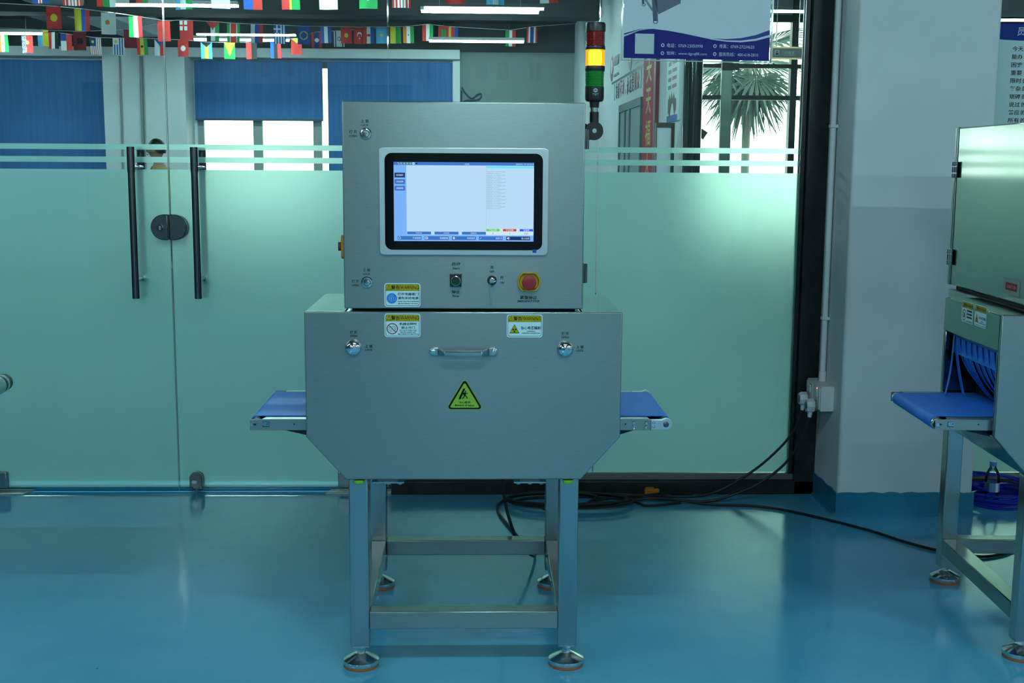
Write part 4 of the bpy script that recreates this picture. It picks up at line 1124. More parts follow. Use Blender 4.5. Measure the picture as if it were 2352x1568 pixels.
# stickers on the tunnel hood and the X-RAY ON plate on the cabinet side
sticker(m2, 0.0, 0.0, 0.1035, 0.0665, on_left(-0.4552, 0.281, 1.0575), 'hand', 'warning sticker with crossed out hand on the hood')
sticker(m2, 0.0, 0.0, 0.1035, 0.0665, on_left(-0.4552, 0.169, 1.0590), 'rad', 'warning sticker with radiation triangle on the hood')
P = Print()
P.rect(-0.067, 0.067, -0.025, 0.025, ink('#8f9a98')); P.layer(); P.rect(-0.046, 0.046, -0.012, 0.012, ink('#8c2430')); P.layer(); P.text('X-RAY ON', 0, 0, 0.010, ink('#c79aa0'), w=0.074, bold=0.02)
P.build('xray_on_sign', on_left(-0.3356, 0.249, 1.142), m2, 'red and grey X-RAY ON plate')

# ================================================================== THINGS AROUND THE MACHINE
# ---- conveyor end reaching in at the left edge
cv = tag(empty('belt_conveyor', (-1.5690, 0.660, 0.0)), 'end of a belt conveyor reaching in at the left edge', 'conveyor')
MB().lathe([(0.016, -0.020), (0.025, -0.017), (0.0285, -0.010), (0.0290, 0.016)], (0, 0, 0.757), (0, -1, 0), 32).build('end_cap', BLACKP, cv)
MB().lathe([(0.0285, 0.016), (0.0300, 0.018), (0.0300, 0.036)], (0, 0, 0.757), (0, -1, 0), 32).build('bearing_ring', SATIN, cv)
MB().lathe([(0.0285, 0.036), (0.0285, 0.054)], (0, 0, 0.757), (0, -1, 0), 32).build('seal_ring', BLACKP, cv)
MB().lathe([(0.0305, 0.054), (0.0320, 0.056), (0.0320, 0.40)], (0, 0, 0.757), (0, -1, 0), 36).build('drum', SATIN, cv)
for y in (-0.062, -0.44):
    MB().box(-1.0, -0.045, y, y + 0.010, 0.730, 0.778).build('side_rail', STEEL, cv, bevel=0.002)
MB().box(-1.0, -0.035, -0.425, -0.070, 0.785, 0.789).build('belt', BELT, cv)
for x in (-0.95, -0.62):
    for y in (-0.425, -0.110):
        MB().box(x, x + 0.04, y, y + 0.04, 0.0, 0.730).build('leg', STEELV, cv, bevel=0.003)

# ---- socket box, plugs, conduit on the column
sb = tag(empty('socket_box', (1.565, 1.83, 0.44)), 'white twin socket box on the side of the column', 'socket')
MB().box(-0.030, 0.030, -0.12, 0.11, 0.0, 0.112).build('box', FOAMW, sb, bevel=0.006, seg=3)
for y, nm in ((-0.060, 1), (0.050, 0)):
    p = MB().box(-0.0345, -0.0302, y - 0.050, y + 0.050, 0.008, 0.104).build('socket_plate', FOAMW, sb, bevel=0.002)
    MB().prism([(y - 0.020, 0.060), (y + 0.020, 0.060), (y + 0.020, 0.092), (y - 0.020, 0.092)], -0.0385, -0.0346, axis='x').build('rocker_switch', FOAMW, p, bevel=0.001)
    MB().lathe([(0.003, 0), (0.003, 0.0015), (0, 0.002)], (-0.0346, y - 0.012, 0.097), (-1, 0, 0), 10).build('neon_light', mat('red_neon', (0.6, 0.1, 0.1), 0.3, emit=(1.0, 0.12, 0.16), estr=(2.0 if nm else 0.05)) if nm else mat('neon_off', (0.4, 0.1, 0.1), 0.3), p)
PLUGW = mat('white_plug_plastic', (0.72, 0.75, 0.76), 0.4)
for y, zz, lab in ((1.765, 0.458, 'white and blue plug nearest the camera in the socket box'), (1.885, 0.466, 'white and blue plug farther from the camera in the socket box')):
    p = tag(empty('mains_plug', (1.5300, y, zz)), lab, 'plug', 'plugs in the socket box')
    MB().lathe([(0.026, 0.0), (0.026, 0.010)], (0, 0, 0), (-1, 0, 0), 24).build('plug_collar', mat('grey_plug_collar', (0.20, 0.21, 0.22), 0.5), p)
    MB().lathe([(0.030, 0.011), (0.031, 0.014), (0.031, 0.036), (0.026, 0.044)], (0, 0, 0), (-1, 0, 0), 8, smooth=False).build('plug_body', PLUGW, p)
    MB().lathe([(0.017, 0.0442), (0.017, 0.0455), (0.0, 0.046)], (0, 0, 0), (-1, 0, 0), 20).build('plug_badge', mat('blue_plug_badge', (0.012, 0.035, 0.13), 0.4), p)
    MB().cyl((-0.024, -0.002, -0.022), (-0.028, -0.004, -0.052), 0.012, 0.008, n=14).build('cable_boot', PLUGW, p)
cd_ = tag(empty('conduit_pipe', (1.5765, 1.845, 0.553)), 'white plastic conduit pipe rising from the socket box', 'conduit')
MB().cyl((0, 0, 0.045), (0, 0, CZ - 0.553), 0.0125, n=18).build('pipe', FOAMW, cd_)
MB().cyl((0, 0, 0.0), (0, 0, 0.045), 0.0160, n=18).build('pipe_socket', FOAMW, cd_)
for z in (0.275, 1.112):
    MB().box(-0.016, 0.0180, -0.017, 0.017, z, z + 0.014).build('pipe_clip', FOAMW, cd_, bevel=0.002)

# ---- cables on the floor
CR = 0.0058
def cable(pts, label, r=CR, k=7, m=RUBBER, nm='power_cable', closed=False):
    o = MB().tube(smooth_path(pts, k, closed), r, 10, closed=closed).build(nm, m)
    return tag(o, label, 'cable', 'black cables')
zf = CR + 0.0006
cable([(1.502, 1.758, 0.404), (1.475, 1.77, 0.31), (1.415, 1.80, 0.19), (1.31, 1.82, 0.095), (1.20, 1.83, 0.04), (1.08, 1.83, zf), (0.90, 1.86, zf), (0.70, 1.90, zf), (0.50, 1.95, zf + 0.002), (0.36, 1.955, zf)], 'black cable from the near wall plug sagging to the floor')
cable([(1.502, 1.878, 0.412), (1.46, 1.89, 0.30), (1.37, 1.905, 0.19), (1.27, 1.915, 0.105), (1.14, 1.915, 0.03), (1.02, 1.905, zf), (0.88, 1.915, zf + 0.001), (0.72, 1.945, zf), (0.55, 1.935, 0.016)], 'black cable from the far wall plug sagging to the floor')
cable([(0.33, 1.708, zf), (0.50, 1.789, zf), (0.67, 1.825, zf), (0.83, 1.835, 0.018), (0.945, 1.80, 0.019), (1.094, 1.7715, zf), (1.247, 1.757, zf), (1.385, 1.687, zf), (1.538, 1.54, zf), (1.672, 1.379, zf), (1.764, 1.227, zf), (1.856, 1.12, zf), (1.973, 1.045, zf), (2.065, 1.06, zf), (2.164, 1.129, zf), (2.3, 1.25, zf)], 'long black cable crossing the floor to the right machine')
cable([(0.128, 0.835, 0.60), (0.132, 0.84, 0.369), (0.141, 0.845, 0.289), (0.155, 0.85, 0.225), (0.185, 0.87, 0.140), (0.235, 0.95, 0.055), (0.262, 1.08, zf), (0.225, 1.24, zf), (0.190, 1.373, zf), (0.157, 1.526, zf), (0.130, 1.68, zf), (0.140, 1.80, zf), (0.20, 1.91, zf), (0.30, 1.955, 0.018), (0.45, 1.965, zf)], 'black machine cable hanging down and curving over the floor')
def loops(cx, cy, rx, ry, n, seed, z0):
    rnd = random.Random(seed); pts = []
    for k in range(n * 12):
        a = 2 * math.pi * k / 12
        j = 1 + 0.10 * math.sin(k * 0.37 + seed) + 0.03 * rnd.random()
        pts.append((cx + rx * j * math.cos(a), cy + ry * j * math.sin(a), z0 + 0.0118 * (k / 12.0) * 0.9))
    return pts
cable([(0.95, 1.80, zf + 0.001), (0.80, 1.76, zf)] + loops(0.46, 1.795, 0.27, 0.105, 3, 2, zf + 0.001), 'black cable coiled in loops behind the machine stand', k=4)
cable([(0.50, 1.885, 0.0305), (0.58, 1.86, 0.022), (0.53, 1.80, zf), (0.60, 1.86, zf), (0.70, 1.872, 0.0185), (0.80, 1.845, 0.0305), (0.86, 1.87, 0.030), (0.95, 1.93, 0.0185), (1.03, 1.955, zf), (0.93, 1.958, zf)], 'black cable end lying beside the orange plug')
og = tag(empty('orange_connector', (0.842, 1.952, 0.0)), 'orange plug connector on the floor by the black sill', 'connector')
ogm = mat('orange_connector_plastic', (0.55, 0.19, 0.015), 0.45)
MB().prism(rrect(-0.034, 0.034, 0.0005, 0.030, 0.007), -0.008, 0.030).build('connector_body', ogm, og, bevel=0.003)
MB().box(-0.030, 0.010, -0.005, 0.020, 0.0302, 0.036).build('connector_cap', ogm, og, bevel=0.002)

# ---- blue hose coil and water bottle behind the right machine
HOSE = mat('blue_pneumatic_hose', (0.010, 0.020, 0.45), 0.18, spec=0.7)
hs = tag(empty('hose_coil', (2.385, 1.865, 0.0)), 'coil of shiny blue hose on the floor behind the right machine', 'hose')
rnd = random.Random(5)
pts = []
for k in range(7 * 16):
    a = 2 * math.pi * k / 16
    lay = k // 16
    R = 0.150 - 0.010 * (lay % 3) + 0.007 * math.sin(k * 0.61)
    pts.append((R * math.cos(a) * 1.02, R * math.sin(a) * 0.95 - 0.0, 0.0075 + 0.0115 * (lay * 0.72) + 0.003 * math.sin(k * 0.9)))
pts = [(p[0], min(p[1], 0.098 + 0.012 * math.sin(i)), p[2]) for i, p in enumerate(pts)]
pts = [(x, y - 0.02, z) for x, y, z in pts]
MB().tube(smooth_path(pts, 3), 0.0062, 10).build('hose', HOSE, hs)
for i, (dz, r0) in enumerate(((0.075, 0.155), (0.088, 0.145))):
    q = [(r0 * math.cos(math.radians(a)), min(0.07, 0.85 * r0 * math.sin(math.radians(a))) - 0.02, dz + 0.03 * math.sin(math.radians(a - 40 * i))) for a in range(-60, 241, 15)]
    MB().tube(smooth_path(q, 3), 0.0060, 10).build('loose_loop', HOSE, hs)
bt = tag(empty('water_bottle', (2.372, 1.842, 0.0)), 'clear plastic water bottle with blue cap inside the hose coil', 'bottle')
PET = glass_mat('bottle_plastic', (0.90, 0.94, 0.99), 0.8)
MB().lathe([(0.026, 0.002), (0.031, 0.006), (0.032, 0.02), (0.0305, 0.035), (0.032, 0.05), (0.032, 0.095), (0.0325, 0.110), (0.030, 0.128), (0.022, 0.146), (0.0145, 0.158), (0.0135, 0.166)], (0, 0, 0), (0, 0, 1), 28).build('bottle_body', PET, bt)
MB().lathe([(0.0150, 0.167), (0.0155, 0.169), (0.0155, 0.184), (0.0145, 0.186)], (0, 0, 0), (0, 0, 1), 24).build('bottle_cap', mat('light_blue_cap', (0.10, 0.22, 0.62), 0.4), bt)
b = MB()
n = 30; vs = []; fs = []
for i in range(n + 1):
    a = 2 * math.pi * i / n
    for z in (0.050, 0.092):
        vs.append((0.0333 * math.cos(a), 0.0333 * math.sin(a), z))
for i in range(n):
    fs.append((2 * i, 2 * i + 2, 2 * i + 3, 2 * i + 1))
lb = b.add(vs, fs, 0, True).build('bottle_label', [mat('bottle_label_blue', (0.16, 0.30, 0.62), 0.45), mat('bottle_label_green', (0.03, 0.16, 0.10), 0.45), mat('bottle_label_white', (0.7, 0.75, 0.8), 0.45)], bt)
for i, p in enumerate(lb.data.polygons):
    a = math.atan2(p.center.y, p.center.x)
    p.material_index = 1 if -2.75 < a < -2.2 else (2 if -1.45 < a < -1.05 else 0)

# ---- hanging acrylic product poster
pr = tag(empty('hanging_poster', (0.6312, 1.60, 1.9319), 0.135), 'hanging acrylic poster with blue wave and phone numbers', 'poster')
PWm = 0.622
ACR = glass_mat('acrylic_sheet', (0.95, 0.98, 0.97))
MB().box(-0.006, PWm + 0.006, 0.0020, 0.006, -0.006, 0.85).build('acrylic_back', ACR, pr)
MB().box(-0.010, -0.0062, -0.007, 0.007, -0.006, 0.85).box(PWm + 0.0062, PWm + 0.010, -0.007, 0.007, -0.006, 0.85).box(-0.010, PWm + 0.010, -0.007, 0.007, -0.010, -0.0062).build('polished_edge', mat('acrylic_edge', (0.55, 0.66, 0.66), 0.1, spec=0.9), pr)
for x in (0.05, PWm - 0.05):
    MB().cyl((x, 0, 0.85), (x, 0, CZ - 1.9319), 0.0012, n=8).build('hanging_wire', SATIN, pr)
P = Print(0.00015)
WAVE = [0.097, 0.115, 0.118, 0.112, 0.103, 0.092, 0.081, 0.074, 0.073, 0.080, 0.096]
wv = lambda t, o: (PWm * t, WAVE[min(10, int(t * 10))] * (1 - (t * 10 - int(t * 10))) + WAVE[min(10, int(t * 10) + 1)] * (t * 10 - int(t * 10)) + o)
T = [i / 60 for i in range(61)]
P.rect(0, PWm, 0, 0.85, ink('#dce8ec', 0.35)); P.layer()
BLU = ink('#0e1c80', 0.35)
P.poly([(0, 0)] + [(PWm, 0)] + [wv(t, 0.0) for t in reversed(T)], BLU); P.layer()
q = lambda t: 0.016 * max(0.0, (t - 0.60) / 0.40)
for a in range(60):
    t0, t1 = T[a], T[a + 1]
    if t0 >= 0.60:
        P.poly([wv(t0, 0.004 + q(t0) * 0.35), wv(t1, 0.004 + q(t1) * 0.35), wv(t1, 0.004 + q(t1) * 1.6), wv(t0, 0.004 + q(t0) * 1.6)], ink('#2b3f9a', 0.3))
    if t0 < 0.16:
        k0, k1 = 0.011 * (1 - t0 / 0.17), 0.011 * (1 - t1 / 0.17)
        P.poly([wv(t0, -k0 * 1.2), wv(t1, -k1 * 1.2), wv(t1, -k1 * 0.5), wv(t0, -k0 * 0.5)], ink('#c5d6da', 0.3))
P.layer()
P.rect(0.047, 0.127, 0.018, 0.098, ink('#cfdcde', 0.3))
lw = ink('#c2cfe0', 0.3)
for cx, cz, s, w in ((0.164, 0.054, '电话：0769-23050998', 0.152), (0.163, 0.022, '官网：www.dgcq88.com', 0.172), (0.386, 0.055, '传真：0769-27234620', 0.152), (0.386, 0.023, '服务热线：400-618-2810', 0.170)):
    P.text(s, cx + 0.018, cz, 0.0165, lw, w=w, align='l', bold=0.006)
    P.poly(circ(cx, cz, 0.0075, 20), lw); P.layer()
    P.poly(circ(cx, cz, 0.0038, 12), BLU)
# picture of a machine leg on the sheet
g1, g2, g3 = ink('#6c7789', 0.3), ink('#5a6577', 0.3), ink('#8a95a3', 0.3)
P.layer()
P.poly([(0.143, 0.176), (0.235, 0.222), (0.235, 0.27), (0.118, 0.27), (0.118, 0.25)], g1)
P.poly([(0.110, 0.27), (0.134, 0.27), (0.141, 0.150), (0.121, 0.150)], g2)
P.poly([(0.068, 0.27), (0.080, 0.27), (0.082, 0.217), (0.072, 0.217)], g2)
P.line([(0.078, 0.245), (0.118, 0.190)], 0.009, g3)
P.ring(circ(0.131, 0.146, 0.0105, 18, rz=0.008), circ(0.131, 0.146, 0.0075, 18, rz=0.005), g2); P.ring(circ(0.080, 0.212, 0.008, 18, rz=0.006), circ(0.080, 0.212, 0.005, 18, rz=0.0035), g2)
P.build('poster_sheet', on_front(-0.0010), pr, 'printed product sheet with blue wave')

# ---- notice board on the glass right of the column
nb = tag(empty('notice_board', (2.300, 1.975, 1.45)), 'pale notice board with blue header on the right glass', 'sign')
MB().box(0.0, 0.60, -0.006, 0.006, 0.0, 0.675).build('board', mat('pale_board', (0.52, 0.66, 0.66), 0.4), nb, bevel=0.001)
P = Print()
P.poly([(0, 0.675), (0, 0.612), (0.05, 0.606), (0.12, 0.603), (0.30, 0.60), (0.60, 0.612), (0.60, 0.675)], ink('#0b2f86')); P.layer()
P.text('员', 0.110, 0.642, 0.036, ink('#b9c8e0'), align='l', bold=0.01)
for i, s in enumerate(('今天', '能办', '困难', '重要', '限时', '复杂', '琐碎', '说过', '答应', '所有')):
    P.text(s, 0.092, 0.568 - i * 0.0345, 0.0215, ink('#1c2a2c'), w=0.050, align='l', bold=0.015)
    if i >= 4:
        P.text('的', 0.1485, 0.568 - i * 0.0345, 0.0215, ink('#1c2a2c'), bold=0.015, align='l')
P.build('notice_lettering', on_front(-0.0064), nb)

# ================================================================== BACK OFFICE
SWX = 1.4345
# door in the side wall
r = struct(empty('door_4', (SWX, 7.7, 0)), 'grey sliding door in the white side wall')
GFR = mat('grey_door_frame', (0.10, 0.13, 0.13), 0.4)
for y0, y1, z0, z1 in ((0.745, 0.80, 0, 2.07), (-0.80, -0.76, 0, 2.07), (-0.76, 0.745, 2.0, 2.07)):
    MB().box(-0.03, -0.0005, y0, y1, z0, z1).build('frame', GFR, r)
MB().box(-0.018, -0.0005, -0.76, 0.745, 0.0, 2.0).build('leaf', mat('grey_door_leaf', (0.20, 0.27, 0.27), 0.4), r)
MB().box(-0.028, -0.019, 0.30, 0.36, 0.0, 2.0).box(-0.028, -0.019, -0.04, 0.06, 0.0, 2.0).build('stile', GFR, r)
# slogan, circles, bar
sg = tag(empty('wall_slogan', (SWX, 8.12, 2.235)), 'black and red slogan lettering on the white side wall', 'lettering')
P = Print(0.0006)
bkk = ink('#1b2224'); rdd = ink('#9a3a40')
for i, ch in enumerate('【站着不动，永远是观众】'):
    P.text(ch, -1.02 + i * 0.185, -0.012 * (ch == '，') * 4, {'，': 0.05}.get(ch, 0.165), rdd if ch in '不动观众' else bkk, w={'，': 0.03, '【': 0.05, '】': 0.05}.get(ch, 0.15), bold=0.015)
P.build('slogan_letters', on_left(-0.002), sg)
em = tag(empty('wall_emblem', (SWX, 8.3, 2.33)), 'dark red circles over a dark line on the side wall', 'lettering')
P = Print(0.0006)
P.rect(-1.12, 1.36, -0.005, 0.018, ink('#3a4648')); P.layer()
for u, v in ((-1.13, 0.16), (0.42, 0.16)):
    P.poly(circ(u, v, 0.13, 24), ink('#7a2a30')); P.layer(); P.poly(circ(u, v + 0.02, 0.075, 20), ink('#c8b9b4')); P.layer()
for u, w in ((-0.70, 0.42), (0.85, 0.30)):
    P.rect(u - w / 2, u + w / 2, 0.17, 0.26, bkk); P.rect(u - w / 2, u + w / 2, 0.06, 0.085, ink('#5a6668'))
P.build('emblem_print', on_left(-0.002), em)
# red vertical banner
rb = tag(empty('red_banner', (SWX, 6.47, 0.6)), 'red vertical banner with yellow brush characters', 'banner')
MB().box(-0.022, -0.0005, -0.33, 0.33, 0.0, 1.95).build('banner_board', mat('red_banner_paint', (0.40, 0.012, 0.040), 0.6, spec=0.1), rb)
MB().box(-0.03, -0.0005, -0.43, -0.335, 0.0, 1.95).build('banner_edge', mat('dull_red_edge', (0.20, 0.035, 0.045), 0.5), rb)
P = Print(0.0006)
ylw = ink('#c3a63a')
for s, z in (('天', 1.66), ('天', 1.41), ('福', 1.16), ('大', 0.90)):
    P.text(s, 0, z, 0.21, ylw, w=0.30, bold=0.02)
P.build('banner_characters', on_left(-0.0225), rb)
# wall poster with a picture of hands
wp = tag(empty('wall_poster', (SWX, 5.32, 1.81)), 'wall poster with red lines and raised hands picture', 'poster')
MB().box(-0.012, -0.0005, -0.28, 0.27, 0.0, 0.60).build('poster_board', mat('pale_poster', (0.55, 0.62, 0.62), 0.5), wp)
P = Print(0.0005)
for i in range(4):
    z = 0.395 - 0.055 * i
    P.rect(-0.20, -0.06, z, z + 0.028, ink('#5d6a6a')); P.rect(-0.02, 0.18, z + 0.004, z + 0.030, ink('#9a5a55'))
P.poly([(-0.19, 0.07), (-0.19, 0.17), (-0.15, 0.16), (-0.13, 0.20), (-0.07, 0.16), (-0.03, 0.21), (0.02, 0.16), (0.07, 0.20), (0.13, 0.15), (0.18, 0.16), (0.18, 0.08), (0.10, 0.04), (0.03, 0.13), (-0.03, 0.12), (-0.10, 0.03)], ink('#4b423c'))
P.rect(-0.24, 0.24, 0.0, 0.045, ink('#2f5a9a'))
P.build('poster_print', on_left(-0.0125), wp)
# whiteboard on a stand
wb = tag(empty('whiteboard', (1.315, 4.98, 0.0), 0.15), 'small dark framed whiteboard on a stand by the black pier', 'whiteboard')
MB().box(-0.052, 0.052, -0.006, 0.006, 1.05, 1.76).build('board', mat('whiteboard_face', (0.55, 0.60, 0.64), 0.2), wb)
fr = mat('brown_dark_frame', (0.045, 0.035, 0.03), 0.4)
MB().box(-0.058, 0.075, -0.014, 0.012, 1.76, 1.79).box(0.052, 0.075, -0.014, 0.012, 1.05, 1.76).box(-0.058, -0.052, -0.014, 0.012, 1.05, 1.76).build('frame', fr, wb)
for x in (-0.05, 0.06):
    MB().box(x - 0.008, x + 0.008, -0.008, 0.008, 0.0, 1.05).build('leg', fr, wb)
MB().box(-0.06, 0.07, -0.11, 0.11, 0.0, 0.02).build('foot_bar', fr, wb)
# room sign hanging in the lobby
rs = tag(empty('room_sign', (2.53, 6.5, 2.352)), 'dark room sign with gold edges and white characters hanging in the lobby', 'sign')
MB().box(-0.12, 0.12, -0.012, 0.012, 0.012, 0.086).build('sign_board', mat('dark_sign_board', (0.03, 0.045, 0.045), 0.3), rs)
gd = mat('gold_sign_edge', (0.45, 0.32, 0.12), 0.3, 0.6)
MB().box(-0.12, 0.12, -0.014, 0.014, 0.0, 0.0118).build('gold_edge', gd, rs); MB().box(-0.12, 0.12, -0.014, 0.014, 0.0862, 0.098).build('gold_edge', gd, rs)
for x in (-0.09, 0.09):
    MB().cyl((x, 0, 0.098), (x, 0, CZ - 2.352), 0.004, n=8).build('hanger_rod', SATIN, rs)
P = Print(0.0005); ww = ink('#c3cccc')
P.text('经理室', 0.015, 0.052, 0.026, ww, w=0.085, bold=0.01); P.rect(-0.03, 0.06, 0.030, 0.033, ww)
P.poly(rrect(-0.105, -0.065, 0.030, 0.072, 0.005), ww); P.layer()
P.poly(circ(-0.085, 0.060, 0.006, 12), ink('#20302f')); P.poly([(-0.098, 0.034), (-0.072, 0.034), (-0.076, 0.050), (-0.094, 0.050)], ink('#20302f'))
P.build('sign_lettering', on_front(-0.0124), rs)
# blue cable hank on the far wall
hk = [(-0.19, 14.47, 2.60), (-0.14, 14.46, 2.52), (-0.05, 14.46, 2.445), (0.03, 14.46, 2.50), (0.085, 14.46, 2.51), (0.075, 14.46, 2.45), (0.0, 14.46, 2.42), (-0.12, 14.46, 2.42), (-0.19, 14.46, 2.40), (-0.195, 14.46, 2.55)]
tag(MB().tube(smooth_path(hk, 6), 0.010, 8).build('cable_hank', mat('blue_cable', (0.02, 0.05, 0.16), 0.5)), 'blue cable hank hooked on the far grey wall', 'cable')

# ---- strings of small flags
def cloth_mat():
    m = bpy.data.materials.new('flag_cloth'); m.use_nodes = True
    n, l = nodes_of(m); b = n['Principled BSDF']; b.inputs['Roughness'].default_value = 0.8
    a = n.new('ShaderNodeAttribute'); a.attribute_name = 'dye'
    l.new(a.outputs['Color'], b.inputs['Base Color'])
    return m
CLOTH = cloth_mat()
RD, GN, BL, WH, YE, BK, OR, LB, NB, MR = '#c4302b', '#1f8a44', '#1f4fa0', '#cfd6d4', '#d0c034', '#16181a', '#cf7a2a', '#5aa9d6', '#143a7a', '#8a1f2a'
def vs3(a, b, c): return lambda u, v: a if u < 1 / 3 else (b if u < 2 / 3 else c)
def vs2(a, b): return lambda u, v: a if u < 0.5 else b
def solid(a): return lambda u, v: a
def disc(bg, fg, r=0.2, cv=0.5, cu=0.5): return lambda u, v: fg if math.hypot(u - cu, (v - cv) * 1.48) < r else (bg(u, v) if callable(bg) else bg)
def stripes(a, b, n, canton=None):
    def f(u, v):
        if canton and v < 0.42 and u < 0.55: return canton
        return a if int(u * n) % 2 == 0 else b
    return f
def cross(bg, c1, c2):
    def f(u, v):
        d = min(abs(u - 0.5), abs(v - 0.36) * 1.48)
        return c2 if d < 0.06 else (c1 if d < 0.13 else bg)
    return f
def tri(base, c, k=0.42):
    return lambda u, v: c if v < k * (1 - abs(u - 0.5) * 2) else base(u, v)
def ring(bg, fg, r0, r1): return lambda u, v: fg if r0 < math.hypot(u - 0.5, (v - 0.5) * 1.48) < r1 else bg
def crescent(bg, fg):
    return lambda u, v: fg if (math.hypot(u - 0.5, (v - 0.45) * 1.48) < 0.24 and math.hypot(u - 0.5, (v - 0.52) * 1.48) > 0.19) or math.hypot(u - 0.5, (v - 0.66) * 1.48) < 0.08 else bg
def side(a, b, c): return lambda u, v: a if u < 0.25 else (b if u < 0.75 else c)
